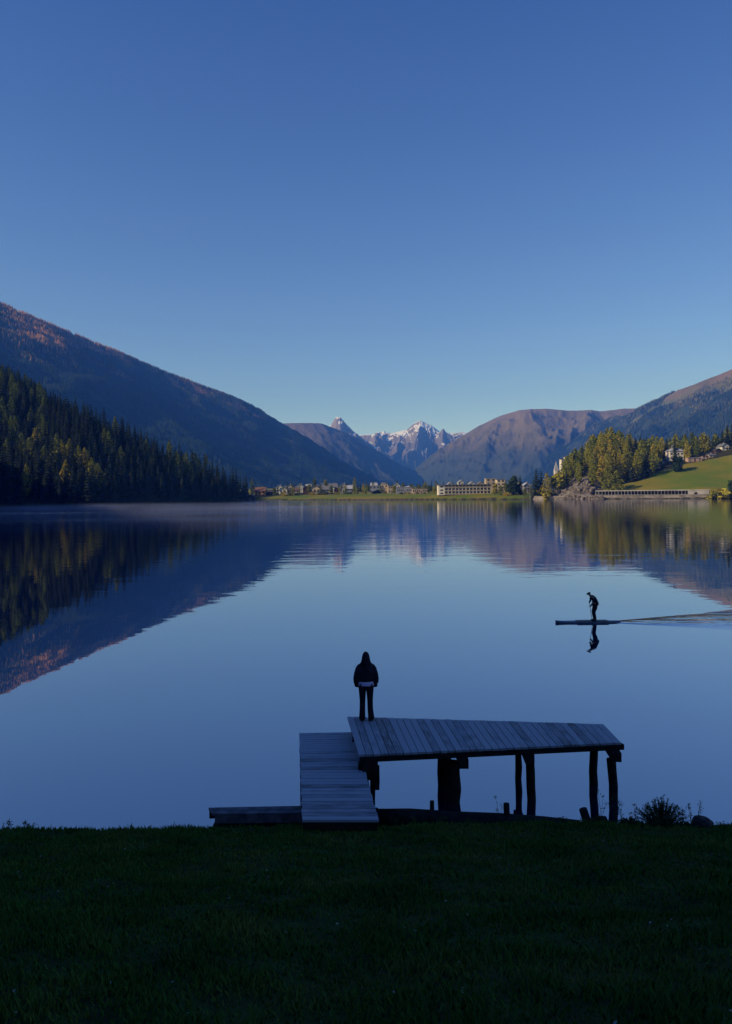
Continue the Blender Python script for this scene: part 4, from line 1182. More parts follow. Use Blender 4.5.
# ------------------------------------------------------------------ headland boulders
def boulder_mesh(seed, rough=0.35):
    bm = bmesh.new(); bmesh.ops.create_icosphere(bm, subdivisions=3, radius=1)
    for v in bm.verts:
        n_ = float(fbm(np.array([v.co.x * 1.6 + seed * 7 + v.co.z]), np.array([v.co.y * 1.6 + v.co.z * 1.3]), 4, seed)[0])
        v.co *= 0.75 + rough * 1.6 * (n_ - 0.3)
        v.co.x = round(v.co.x * 5) / 5 * 0.5 + v.co.x * 0.5
        v.co.z = round(v.co.z * 4) / 4 * 0.6 + v.co.z * 0.4
    me = bpy.data.meshes.new('boulder'); bm.to_mesh(me); bm.free(); me.materials.append(M['shore_rock']); return me
BOULD = [boulder_mesh(s) for s in range(4)]
spots = []
for k in range(46):
    px = 546 + 56 * (k + 0.5) / 46 + random.uniform(-1, 1)
    row = k % 3
    Yd = at_z(px, 499.3)[1] + 5 + row * 6 + random.uniform(-1, 1)
    x = (px - 366) / F * Yd
    s = random.uniform(1.0, 2.6) * (0.6 + 0.8 * (px - 545) / 55)
    o = link('boulder', BOULD[k % 4], loc=(x, Yd, gz(x, Yd) - s * 0.15))
    o.scale = (s * random.uniform(.8, 1.3), s, s * random.uniform(.7, 1.5)); o.rotation_euler = (random.uniform(-.3, .3), random.uniform(-.3, .3), random.uniform(0, 6))
    tag(o, ('rugged boulder low at the quay edge of the rocky headland', 'rugged boulder halfway up the rocky headland', 'rugged boulder high on the rocky headland below the larches')[row] + (', left half' if px < 574 else ', right half'), 'boulder', 'boulders of the headland')

# ------------------------------------------------------------------ road gallery along the right shore
def gallery():
    A = Vector(at_z(597, 499.2)); B = Vector(at_z(712, 498.5))
    A.y += 3; B.y += 3
    d = (B - A); L = d.length; ang = math.atan2(d.y, d.x)
    e = empty('road_gallery', (A.x, A.y, 0), ang); tag(e, 'long pale concrete road gallery with a row of dark openings along the right shore', 'road gallery')
    MB().box((L / 2, 0.2, 1.25), (L, 0.9, 2.9)).build('base_wall', M['concrete_old'], e)
    MB().box((L / 2, 0, 2.8), (L, 1.2, 0.25)).build('ledge', M['concrete'], e)
    MB().box((L / 2, 5.3, 5.75), (L, 11.6, 0.7)).build('roof', M['concrete'], e)
    MB().box((L / 2, 6.6, 4.1), (L, 0.5, 2.58)).build('back_wall', M['dark_wall'], e)
    MB().box((L / 2, 3.4, 2.76), (L, 5.6, 0.1)).build('carriageway', M['roof_dark'], e)
    n = 34
    for k in range(n + 1):
        MB().box((L * k / n, -0.05, 4.16), (0.26, 0.5, 2.46)).build('column', M['concrete'], e)
    MB().box((L - 7, -0.15, 4.15), (13, 0.4, 2.42)).build('end_wall', M['concrete'], e)
gallery()
# low quay along the headland
def quay():
    A = Vector(at_z(534, 499.33)); B = Vector(at_z(597, 499.2)); A.y += 2.5; B.y += 3
    d = B - A; L = d.length
    e = empty('quay_wall', (A.x, A.y, 0), math.atan2(d.y, d.x)); tag(e, 'low tan stone quay wall below the headland rocks', 'wall')
    MB().box((L / 2, 0, 0.9), (L, 1.0, 2.4)).build('wall_face', M['concrete_old'], e)
    MB().box((L / 2, 0, 2.2), (L, 1.3, 0.22)).build('coping', M['concrete'], e)
quay()
def car():
    A = Vector(at_z(699, 498.57)); x, y = A.x, A.y + 2.9
    e = empty('parked_car', (x, y, 2.93 ), 0.02); tag(e, 'dark car on the ledge at the right end of the shore gallery', 'car')
    b = MB().hexa([(-2.1, -.85, .3), (2.1, -.85, .3), (2.1, .85, .3), (-2.1, .85, .3)], [(-2.1, -.85, .85), (2.0, -.85, .8), (2.0, .85, .8), (-2.1, .85, .85)])
    b.hexa([(-1.7, -.8, .85), (1.1, -.8, .83), (1.1, .8, .83), (-1.7, .8, .85)], [(-1.2, -.62, 1.42), (.5, -.62, 1.42), (.5, .62, 1.42), (-1.2, .62, 1.42)])
    b.build('body', M['car_paint'], e, bevel=0.05)
    for sx in (-1.3, 1.3):
        for sy in (-.8, .8):
            MB().tube([(sx, sy - .1, .32), (sx, sy + .1, .32)], .32, 14).build('wheel', M['tyre'], e)
    for sy in (-.76, .76):
        MB().add([(-1.45, sy, .95), (.85, sy, .95), (.4, sy * .84, 1.34), (-1.1, sy * .84, 1.34)], [(0, 1, 2, 3)]).build('window', M['glass'], e)

# ------------------------------------------------------------------ jetty
DZ = CAM_H - 5.5          # deck height
RZ = CAM_H - 5.85         # ramp height
def plane_pt(px, py, z):
    return Vector(at_z(px, py, z))

def planks(name, c00, c01, c11, c10, n, parent, gap=0.016, thick=0.045, lengthwise=True, seed=0):
    """boards between edge c00-c01 and edge c10-c11; one mesh, grain and tone stored per board"""
    r = random.Random(seed)
    V = []; Fc = []; tone = []; grain = []
    for i in range(n):
        t0 = i / n; t1 = (i + 1) / n
        a0 = c00.lerp(c10, t0); b0 = c01.lerp(c11, t0); a1 = c00.lerp(c10, t1); b1 = c01.lerp(c11, t1)
        wv_ = (a1 - a0); g = wv_.normalized() * gap / 2
        jit = r.uniform(-.004, .004); e0 = r.uniform(-.012, .012); e1 = r.uniform(-.012, .012)
        ln = (b0 - a0).normalized()
        A0 = a0 + g + ln * e0; B0 = b0 + g + ln * e1; A1 = a1 - g + ln * e0; B1 = b1 - g + ln * e1
        zt = Vector((0, 0, jit * 0.5)); zb = Vector((0, 0, -thick))
        k = len(V); L = (b0 - a0).length; W = wv_.length; o = r.uniform(0, 50)
        V += [A0 + zt, B0 + zt, B1 + zt + Vector((0, 0, r.uniform(-.004, .004))), A1 + zt, A0 + zb, B0 + zb, B1 + zb, A1 + zb]
        grain += [(o, i * .3, 0), (o + L, i * .3, 0), (o + L, i * .3 + W, 0), (o, i * .3 + W, 0)] * 2
        tone += [r.random()] * 8
        Fc += [(k, k + 1, k + 2, k + 3), (k + 7, k + 6, k + 5, k + 4), (k + 4, k + 5, k + 1, k), (k + 5, k + 6, k + 2, k + 1), (k + 6, k + 7, k + 3, k + 2), (k + 7, k + 4, k, k + 3)]
    me = new_mesh(name, V, Fc, M['deck'])
    bmm = bmesh.new(); bmm.from_mesh(me); bmesh.ops.recalc_face_normals(bmm, faces=bmm.faces); bmm.to_mesh(me); bmm.free()
    a_ = me.attributes.new('plank', 'FLOAT', 'POINT'); a_.data.foreach_set('value', tone)
    a_ = me.attributes.new('grain', 'FLOAT_VECTOR', 'POINT'); a_.data.foreach_set('vector', [q for g_ in grain for q in g_])
    return link(name, me, parent)

BL = plane_pt(347, 716.5, DZ); FL = plane_pt(358.5, 755, DZ); FR = plane_pt(621.5, 742.5, DZ); BR = plane_pt(603.5, 724, DZ)
jet = empty('jetty', (0, 0, 0)); tag(jet, 'weathered wooden jetty platform on dark posts reaching over the lake', 'jetty')
up = Vector((0, 0, 1))
planks('deck', BL, FL, FR, BR, 36, jet, seed=2)
def beam(p, q, w, h, name='beam', parent=jet, m='jetty_dark'):
    p = Vector(p); q = Vector(q); d = (q - p).normalized(); s = d.cross(up).normalized() * w / 2; u = Vector((0, 0, h / 2))
    return MB().hexa([p - s - u, p + s - u, q + s - u, q - s - u], [p - s + u, p + s + u, q + s + u, q - s + u]).build(name, M[m], parent, bevel=0.008)
inw = Vector((0.05, 0.10, 0))
lift = Vector((0, 0, -0.108))
beam(FL + lift + Vector((0.02, 0.06, 0)), FR + lift + Vector((0.06, 0.06, 0)), 0.10, 0.12, 'fascia')
beam(BL + lift + Vector((0.07, -0.08, 0)), BR + lift + Vector((0, -0.08, 0)), 0.10, 0.12, 'fascia')
beam(BL.lerp(FL, .5) + lift, BR.lerp(FR, .5) + lift, 0.10, 0.12, 'joist')
def post(px_top, px_bot, Yd, rad, top_drop=0.30, zb=-1.5, name='post', wob=0.02, kink=0.0):
    xt = (px_top - 366) / F * Yd; xb = (px_bot - 366) / F * Yd
    pts = []; rr = []
    for i in range(9):
        t = i / 8
        z = (DZ - top_drop) * (1 - t) + zb * t
        pts.append((xt * (1 - t) + xb * t + kink * math.sin(t * 5.2) + random.uniform(-wob, wob) * .6, Yd + random.uniform(-wob, wob), z)); rr.append(rad * random.uniform(.92, 1.08))
    return MB().tube(pts, rr, 12, 0.06).build(name, M['jetty_dark'], jet, smooth=True)
# cross beams that carry the joists, ends poking out in front
def crossbeam(px, py_front, Yf, Yb, w=0.2, h=0.2, px_b=None):
    xf = (px - 366) / F * Yf; xb = ((px_b or px) - 366) / F * Yb
    z = DZ - 0.045 - 0.12 - h / 2 - 0.008
    return beam((xf, Yf, z), (xb, Yb, z), w, h, 'crossbeam')
crossbeam(461, 0, 16.05, 18.6, px_b=449)
crossbeam(527, 0, 16.3, 18.4, px_b=514)
crossbeam(614, 0, 16.35, 18.0, px_b=598)
crossbeam(367, 0, 15.9, 18.6, 0.30, 0.24, px_b=356)
post(441.5, 441.5, 17.6, 0.15, 0.42); post(449.5, 450, 16.6, 0.165, 0.42)
post(515.5, 515, 17.9, 0.075, 0.42); post(526.5, 528.5, 16.7, 0.095, 0.42, kink=0.01)
post(591, 591.5, 17.6, 0.095, 0.42, kink=-0.02); post(608.5, 609.5, 16.7, 0.10, 0.42, kink=0.03)
post(371.5, 372.5, 16.9, 0.065, 0.35, zb=0.25); post(369, 369.5, 18.2, 0.06, 0.42); post(362, 362, 17.9, 0.09, 0.42)
beam(((374 - 366) / F * 16.8 - .02, 16.1, 0.55), ((374 - 366) / F * 16.8 + .0, 17.2, 0.55), 0.12, 0.14, 'brace')

ramp = empty('boarding_ramp', (0, 0, 0)); tag(ramp, 'plank walkway from the grass bank up to the jetty, left of its platform', 'walkway')
r0 = plane_pt(302, 820, RZ); r1 = plane_pt(378.5, 820, RZ); r3 = plane_pt(299, 733, RZ); r2 = plane_pt(355, 732, RZ)
planks('deck', r0, r1, r2, r3, 30, ramp, seed=5)
for a_, b_ in ((r0, r3), (r1, r2)):
    off = 0.07 if a_ is r0 else -0.07
    beam(a_ + Vector((off, 0.02, -.125)), b_ + Vector((off, -0.02, -.125)), 0.09, 0.15, 'stringer', ramp)
beam(r0 + Vector((0.02, .06, -.125)), r1 + Vector((-.02, .06, -.125)), 0.08, 0.14, 'end_beam', ramp)
for fx_, yy in ((0.06, 15.6), (0.94, 15.6), (0.06, 18.3), (0.94, 18.3)):
    q = r0.lerp(r1, fx_); q2 = r3.lerp(r2, fx_); t = (yy - q.y) / (q2.y - q.y); c_ = q.lerp(q2, t)
    MB().tube([(c_.x, yy, RZ - .21), (c_.x, yy, -1.5)], 0.07, 10, .08).build('post', M['jetty_dark'], ramp, smooth=True)
# dark block that joins ramp and platform below the near corner
blk = MB().box((FL.x + 0.17, FL.y + 0.20, DZ - 0.23 - 0.17), (0.36, 0.24, 0.33)).build('corner_block', M['jetty_dark'], jet, bevel=0.01)
MB().box((0.14, 16.35, 0.62), (0.17, 0.2, 0.18)).build('corner_block', M['jetty_dark'], jet, bevel=0.01)

# low landing plank on the left, at the water edge
lz = 0.45
l0 = plane_pt(212, 814, lz); l1 = plane_pt(301, 813, lz); l2 = plane_pt(301, 805.5, lz); l3 = plane_pt(209, 807.5, lz)
land_e = empty('landing_plank', (0, 0, 0)); tag(land_e, 'low wooden landing beam lying along the bank left of the walkway', 'landing')
planks('boards', l0, l1, l2, l3, 2, land_e, seed=9).data.materials[0] = M['landing_wood']
beam(l0 + Vector((0.05, .06, -.125)), l1 + Vector((-.02, .06, -.125)), 0.10, 0.15, 'front_beam', land_e, 'landing_wood')
beam(l3 + Vector((0.02, -.05, -.12)), l2 + Vector((-.02, -.05, -.12)), 0.08, 0.14, 'back_beam', land_e)
beam(l0 + Vector((0.10, .12, -.28)), l1 + Vector((-.02, .12, -.28)), 0.12, 0.16, 'lower_beam', land_e)
for t in (0.04, 0.5, 0.93):
    q = l0.lerp(l1, t); MB().box((q.x, q.y + .16, 0.0), (0.14, 0.2, 0.38)).build('foot', M['jetty_dark'], land_e)

# shore timber on the right and stakes
pts = []
for px_, py_ in ((376, 806.5), (410, 808), (456, 809.8), (500, 811.5), (544, 813.8), (582, 816)):
    q = at_z(px_, py_, 0.42); pts.append((q[0], q[1] + .12, 0.16 + random.uniform(-.01, .01)))
MB().tube(pts, [0.17, .18, .165, .175, .16, .13], 14, .08).build('shore_log', M['jetty_dark'], smooth=True)
tag(bpy.data.objects['shore_log'], 'long dark log lying along the bank below the jetty platform', 'log')
for (px_, pyt, Yd, rad, lab, ln) in ((432, 801, 15.5, .045, 'short thin stake left of the thick post pair under the jetty', 0), (506.5, 803.5, 15.2, .06, 'short stake left of the slim middle posts under the jetty', 0.02),
                                     (583, 809, 14.9, .08, 'short thick stake below the right end of the jetty', .25)):
    x, y, zt = at_y(px_, pyt, Yd)
    o = MB().tube([(x, y, zt), (x + ln * .3, y, 0.3), (x + ln, y, -.3)], [rad, rad * 1.05, rad], 10, .1).build('stake', M['jetty_dark'], smooth=True)
    tag(o, lab, 'stake')

# ------------------------------------------------------------------ people
def skin_mesh(name, verts, edges, radii, m, parent, root=0, sub=2, loc=(0, 0, 0)):
    me = bpy.data.meshes.new(name); me.from_pydata(verts, edges, []); me.update(); me.materials.append(m)
    o = link(name, me, parent, loc)
    sk = o.modifiers.new('skin', 'SKIN')
    if not me.skin_vertices: me.skin_vertices.new()
    for i, rr_ in enumerate(radii):
        me.skin_vertices[0].data[i].radius = rr_ if isinstance(rr_, tuple) else (rr_, rr_)
        me.skin_vertices[0].data[i].use_root = (i == root)
    sk.use_smooth_shade = True
    ss = o.modifiers.new('sub', 'SUBSURF'); ss.levels = sub; ss.render_levels = sub
    return o

def standing_person():
    x, y, z = at_z(366.5, 720.5, DZ)
    e = empty('person', (x, y, DZ + 0.006), 0.0, 0.965)
    tag(e, 'person in dark hooded jacket with a lilac shirt hem standing on the jetty', 'person')
    # body faces +Y (towards the lake)
    v = [(0, 0, .90), (0, 0, 1.12), (0, 0, 1.36), (0, 0, 1.47), (0, 0.02, 1.60), (-.09, 0, .84), (-.095, 0.01, .48), (-.11, -.01, .09), (-.11, .14, .035),
         (.09, 0, .84), (.095, .01, .48), (.10, -.01, .09), (.10, .14, .035), (-.16, 0, 1.32), (-.22, -.02, 1.10), (-.20, .05, .88), (-.16, .11, .84), (.16, 0, 1.32), (.22, -.02, 1.10), (.20, .05, .88), (.16, .11, .84)]
    ed = [(0, 1), (1, 2), (2, 3), (3, 4), (0, 5), (5, 6), (6, 7), (7, 8), (0, 9), (9, 10), (10, 11), (11, 12), (2, 13), (13, 14), (14, 15), (15, 16), (2, 17), (17, 18), (18, 19), (19, 20)]
    rd = [(.13, .10), (.12, .09), (.13, .10), .055, (.085, .10), .08, .055, .04, .035, .08, .055, .04, .035, .055, .045, .035, .04, .055, .045, .035, .04]
    skin_mesh('body', v, ed, rd, M['skin'], e)
    # jeans: two legs and seat in one surface
    def leg(sx):
        return [(sx * .088, 0, .93, .10, .115), (sx * .092, 0, .80, .097, .11), (sx * .094, 0, .62, .080, .088), (sx * .094, .01, .48, .070, .076), (sx * .099, 0, .28, .070, .074), (sx * .105 + (.012 if sx > 0 else 0), 0, .10, .077, .085), (sx * .107 + (.015 if sx > 0 else 0), 0.01, .035, .082, .092)]
    j = MB()
    for sx in (-1, 1): j.rings(leg(sx)[::-1], 14)
    j.rings([(0, 0, .80, .155, .11), (0, 0, .90, .175, .118), (0, 0, .99, .165, .112)], 18)
    j.build('jeans', M['jeans'], e, smooth=True)
    for sx in (-1, 1):
        MB().rings([(sx * .107, .05, 0, .05, .13), (sx * .107, .05, .02, .053, .135), (sx * .107, .045, .06, .046, .11), (sx * .107, .02, .09, .035, .06)], 14).build('shoe', M['sole'], e, smooth=True)
    MB().rings([(0, 0, .875, .196, .134), (0, 0, .93, .198, .136), (0, 0, 1.0, .185, .125)], 20).build('shirt_hem', M['shirt'], e, smooth=True)
    jk = MB()
    jk.rings([(0, 0, .985, .196, .137), (0, 0, 1.0, .215, .150), (0, -.01, 1.08, .225, .160), (0, -.01, 1.20, .228, .160), (0, -.01, 1.31, .215, .145), (0, -.005, 1.39, .185, .12), (0, 0, 1.45, .125, .10), (0, 0.01, 1.48, .085, .09)], 22)
    for sx in (-1, 1):
        jk.tube([(sx * .13, 0, 1.36), (sx * .18, -.01, 1.29), (sx * .222, -.03, 1.17), (sx * .245, -.02, 1.05), (sx * .243, .0, .95), (sx * .232, .05, .87), (sx * .19, .13, .84)], [.075, .082, .078, .074, .068, .060, .05], 12)
    jk.build('jacket', M['jacket'], e, smooth=True)
    hd = MB()
    hd.rings([(0, -.015, 1.40, .150, .115), (0, -.02, 1.45, .128, .115), (0, -.01, 1.51, .108, .118), (0, 0.0, 1.57, .098, .118), (0, 0.01, 1.63, .084, .108), (0, 0.01, 1.68, .060, .08), (0, 0.0, 1.705, .030, .045), (0, 0, 1.715, .008, .012)], 20)
    hd.build('hood', M['jacket'], e, smooth=True)
standing_person()

def finger_set(b, c, ax, side, r=0.009):
    """four curled fingers and a thumb round a bar at c"""
    for k in range(4):
        z = (k - 1.5) * 0.021
        L = [0.9, 1.0, 0.95, 0.8][k]
        o = Vector(c) + Vector(ax) * z
        b.tube([o + Vector((side * .03, .00, 0)), o + Vector((side * .02, -.028 * L, 0)), o + Vector((-side * .012, -.032 * L, 0)), o + Vector((-side * .026, -.012 * L, 0))], [r, r, r * .9, r * .7], 7)
    o = Vector(c) + Vector(ax) * 0.045
    b.tube([o + Vector((side * .03, .01, 0)), o + Vector((side * .012, .028, 0.005)), o + Vector((-side * .014, .024, -.01))], [r * 1.2, r * 1.1, r * .8], 7)

def paddler():
    fx_, fy_, _ = FEET
    # paddler faces -X (travelling left)
    nose = at_z(554.5, 620.8, 0.06)[0]
    Lb = 3.3
    b = empty('paddle_board', (nose + Lb / 2, fy_, -0.03)); tag(b, 'long dark stand up paddle board gliding left across the lake', 'paddle board')
    hull = MB(); n = 20; V_ = []
    sect = []
    for i in range(n + 1):
        t = i / n; xx = -Lb / 2 + Lb * t
        w = 0.30 * (math.sin(math.pi * min(1, max(0.0, t * 0.96 + 0.03))) ** 0.45); rock = 0.05 * max(0, 1 - t * 5) ** 2
        w = max(w, 0.04)
        sect.append([(xx, -w * .8, -.03 + rock), (xx, -w, .05 + rock), (xx, -w * .9, .10 + rock), (xx, 0, .11 + rock), (xx, w * .9, .10 + rock), (xx, w, .05 + rock), (xx, w * .8, -.03 + rock)])
    vs = [p for s_ in sect for p in s_]; fs = []
    for i in range(n):
        for k in range(7):
            fs.append((i * 7 + k, i * 7 + (k + 1) % 7, (i + 1) * 7 + (k + 1) % 7, (i + 1) * 7 + k))
    fs += [tuple(range(6, -1, -1)), tuple(range(n * 7, n * 7 + 7))]
    hull.add(vs, fs).build('hull', M['board'], b, smooth=True)
    MB().box((0.2, 0, 0.124), (1.6, 0.5, 0.008)).build('deck_pad', M['boardrail'], b)
    MB().add([(1.2, -.01, -.02), (1.45, -.01, -.02), (1.5, -.01, -.2), (1.2, .01, -.02), (1.45, .01, -.02), (1.5, .01, -.2)], [(0, 1, 2), (5, 4, 3), (0, 3, 4, 1), (1, 4, 5, 2), (2, 5, 3, 0)]).build('fin', M['boardrail'], b)
    e = empty('person', (fx_ + 0.10, fy_, 0.098)); tag(e, 'person bending forward on the paddle board in dark clothes and cap holding a paddle', 'person')
    e.rotation_euler = (0, -0.09, 0)
    # -X is forward; hips back (+X), torso leaning forward, head looking down ahead
    H = {}
    v = [(0.17, 0, .84), (.11, 0, 1.02), (.0, 0, 1.20), (-.07, 0, 1.29), (-.16, 0, 1.36),
         (.15, -.10, .79), (.0, -.11, .46), (.03, -.11, .08), (-.10, -.12, .03),
         (.15, .10, .79), (.0, .11, .46), (.03, .11, .08), (-.10, .12, .03),
         (.0, -.17, 1.20), (-.03, -.20, .98), (-.14, -.12, .78), (-.175, -.08, .76),
         (.0, .17, 1.20), (-.06, .18, 1.0), (-.15, .03, .95), (-.165, -.01, .95)]
    ed = [(0, 1), (1, 2), (2, 3), (3, 4), (0, 5), (5, 6), (6, 7), (7, 8), (0, 9), (9, 10), (10, 11), (11, 12), (2, 13), (13, 14), (14, 15), (15, 16), (2, 17), (17, 18), (18, 19), (19, 20)]
    rd = [(.115, .14), (.10, .13), (.11, .15), .055, (.088, .08), .085, .058, .042, .036, .085, .058, .042, .036, .058, .045, .034, .032, .058, .045, .034, .032]
    skin_mesh('body', v, ed, rd, M['skin'], e)
    j = MB()
    for sy in (-1, 1):
        j.tube([(.13, sy * .10, .86), (.08, sy * .11, .64), (.0, sy * .11, .46), (.01, sy * .11, .26), (.03, sy * .11, .07)], [.108, .092, .072, .064, .055], 12)
    j.tube([(.18, 0, .78), (.175, 0, .87), (.14, 0, .97)], [(.15, .12), (.17, .13), (.15, .11)], 14)
    j.build('trousers', M['wetsuit'], e, smooth=True)
    jk = MB().tube([(.17, 0, .87), (.13, 0, .99), (.07, 0, 1.12), (.0, 0, 1.23), (-.055, 0, 1.29)], [(.15, .125), (.155, .13), (.175, .135), (.155, .105), (.06, .055)], 16)
    jk.tube([(.0, -.13, 1.22), (-.02, -.20, 1.09), (-.03, -.21, .98), (-.08, -.16, .86), (-.14, -.10, .785)], [.062, .060, .054, .046, .038], 10)
    jk.tube([(.0, .13, 1.22), (-.04, .18, 1.10), (-.06, .18, 1.0), (-.11, .10, .97), (-.15, .03, .955)], [.062, .060, .054, .046, .038], 10)
    jk.build('jacket', M['wetsuit'], e, smooth=True)
    f = MB(); finger_set(f, (-.182, -.075, .755), (.1, -.3, .95), 1); finger_set(f, (-.168, -.01, .955), (.1, -.3, .95), 1); f.build('fingers', M['skin'], e, smooth=True)
    # cap and small face features
    c = MB().tube([(-.14, 0, 1.385), (-.165, 0, 1.43), (-.175, 0, 1.46)], [(.095, .105), (.085, .095), (.03, .03)], 14)
    c.box((-.235, 0, 1.40), (.06, .12, .012)); c.build('cap', M['wetsuit'], e, smooth=True)
    for sy in (-1, 1):
        MB().tube([(-.243, sy * .033, 1.375), (-.252, sy * .033, 1.372)], .011, 8).build('eye', M['hair'], e)
        MB().tube([(-.14, sy * .088, 1.35), (-.15, sy * .096, 1.36)], [.03, .02], 8).build('ear', M['skin'], e)
    MB().tube([(-.235, 0, 1.37), (-.27, 0, 1.345), (-.24, 0, 1.335)], [.01, .015, .01], 8).build('nose', M['skin'], e)
    for sy in (-1, 1):
        MB().tube([(.06, sy * .115, .035), (-.02, sy * .118, .035), (-.16, sy * .12, .02)], [.045, .048, .03], 10).build('shoe', M['wetsuit'], e, smooth=True)
    p = empty('paddle', (fx_ + 0.10, fy_, 0.098)); tag(p, 'slim dark paddle held by the bending person on the board', 'paddle'); p.rotation_euler = (0, -0.09, 0)
    MB().tube([(-.165, 0.0, 1.0), (-.18, -.08, .76), (-.22, -.42, -.12)], .013, 8).build('shaft', M['shaft'], p)
    MB().tube([(-.165, -.05, 1.0), (-.165, .05, 1.0)], .016, 8).build('grip', M['shaft'], p)
    MB().tube([(-.22, -.42, -.10), (-.23, -.47, -.28), (-.24, -.54, -.50)], [(.03, .01), (.09, .012), (.05, .01)], 10).build('blade', M['shaft'], p)
paddler()
car()

# ------------------------------------------------------------------ near bank: grass, leaves, weeds, stone
def grass():
    r = np.random.default_rng(99)
    N = 420000
    # even on the picture: more blades near the camera
    Y = 3.0 + (14.9 - 3.0) * r.random(N) ** 1.15
    X = (r.random(N) - 0.5) * 2 * (Y * 0.53 + 6.0)
    d = lake_dist(X, Y)
    tuft = fbm(X * 2.2, Y * 2.2, 3, 61)
    keep = (d > 0.12) & (r.random(N) < 0.35 + 1.1 * np.clip(tuft - 0.25, 0, 1))
    X, Y, tuft = X[keep], Y[keep], tuft[keep]; n = len(X)
    Z = height(X, Y) - 0.005
    edge = np.clip(1 - lake_dist(X, Y) / 0.9, 0, 1)
    h = (0.025 + 0.05 * r.random(n)) * (0.6 + 1.3 * np.clip(tuft - .2, 0, 1)) * (1 + 2.2 * edge * r.random(n) ** 3 * (fbm(X * 0.9, Y * 0.9, 3, 33) > 0.5) + 0.8 * edge * r.random(n))
    a = r.random(n) * 6.283; w = 0.0035 + 0.004 * r.random(n) + 0.0006 * Y
    lx = (r.random(n) - .5) * h * 1.3; ly = (r.random(n) - .5) * h * 1.3
    ca_, sa_ = np.cos(a) * w, np.sin(a) * w
    v = np.zeros((n, 4, 3))
    v[:, 0] = np.stack([X - ca_, Y - sa_, Z], -1); v[:, 1] = np.stack([X + ca_, Y + sa_, Z], -1)
    v[:, 2] = np.stack([X + lx * .5 + ca_ * .7, Y + ly * .5 + sa_ * .7, Z + h * .6], -1)
    v[:, 3] = np.stack([X + lx, Y + ly, Z + h], -1)
    b = (np.arange(n) * 4)[:, None]
    f = np.concatenate([np.concatenate([b, b + 1, b + 2], 1), np.concatenate([b, b + 2, b + 3], 1)])
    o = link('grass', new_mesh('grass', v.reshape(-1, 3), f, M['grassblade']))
    tag(o, 'short dark green grass covering the shaded foreground bank', 'grass', kind='stuff')
grass()
def leaves():
    b = MB(); r = random.Random(4)
    for i in range(110):
        y = r.uniform(4, 13.5); x = r.uniform(-.5, .5) * y
        z = gz(x, y) + 0.03; s = r.uniform(.006, .02); a = r.uniform(0, 6.28)
        e1 = Vector((math.cos(a), math.sin(a), r.uniform(-.4, .4))) * s; e2 = Vector((-math.sin(a), math.cos(a), r.uniform(-.4, .4))) * s * .6; c = Vector((x, y, z))
        b.add([c - e1, c + e2, c + e1, c - e2], [(0, 1, 2, 3)])
    o = b.build('fallen_leaves', M['fallen']); tag(o, 'tiny pale fallen leaves scattered in the dark foreground grass', 'leaves', kind='stuff')
leaves()

def stone(px, pyt, pyb, Yd, w, label, seed):
    x, y, zt = at_y(px, pyt, Yd)
    me = boulder_mesh(seed, 0.2); me.materials.clear(); me.materials.append(M['rock'])
    zb = gz(x, y) - .08
    o = link('shore_stone', me, loc=(x, y, (zt + zb) / 2)); o.scale = (w, w * .8, (zt - zb) / 2 * 1.25); o.rotation_euler = (0, 0.15, .4)
    tag(o, label, 'stone')
stone(702.5, 817, 832, 14.15, 0.27, 'rounded dark stone on the bank right of the leafy shrub', 6)
stone(734, 827, 832, 14.2, 0.30, 'flat dark stone at the right picture edge on the bank', 8)

def leafy_shrub(px, pyt, Yd, rad, label, nst=70, seed=1, height_=None):
    r = random.Random(seed)
    x, y, zt = at_y(px, pyt, Yd); zb = gz(x, y) - .03; H = zt - zb
    e = empty('shrub', (x, y, zb)); tag(e, label, 'shrub')
    st = MB(); lf = MB()
    for i in range(nst):
        a = r.uniform(0, 6.28); q = r.random() ** .6
        top = Vector((math.cos(a) * rad * q, math.sin(a) * rad * q * .8, H * (1.0 - .55 * q) * r.uniform(.6, 1.0)))
        base = Vector((top.x * .25, top.y * .25, 0)); mid = base.lerp(top, .5) + Vector((0, 0, .04))
        st.tube([base, mid, top], [.005, .004, .002], 5)
        for k in range(16):
            t = .25 + .75 * k / 16; c = (base.lerp(mid, t * 2) if t < .5 else mid.lerp(top, t * 2 - 1))
            d = Vector((r.gauss(0, 1), r.gauss(0, 1), r.uniform(.0, 1.2))).normalized(); s = r.uniform(.02, .05)
            g = d.orthogonal().normalized() * s * .22
            lf.add([c, c + d * s * .5 + g, c + d * s, c + d * s * .5 - g], [(0, 1, 2, 3)])
    st.build('stems', M['weed_stalk'], e); lf.build('foliage', M['weed'], e)
leafy_shrub(661, 792, 14.0, 0.52, 'dense leafy shrub on the bank edge between the jetty and the dark stone', 190, 1)
leafy_shrub(630, 815, 14.1, 0.25, 'low weedy clump just right of the last jetty post', 35, 2)
leafy_shrub(597, 816, 14.2, 0.22, 'low dark clump of weeds at the foot of the last jetty post pair', 30, 3)
leafy_shrub(684, 822, 14.1, 0.20, 'small weed clump between the leafy shrub and the dark stone', 26, 5)

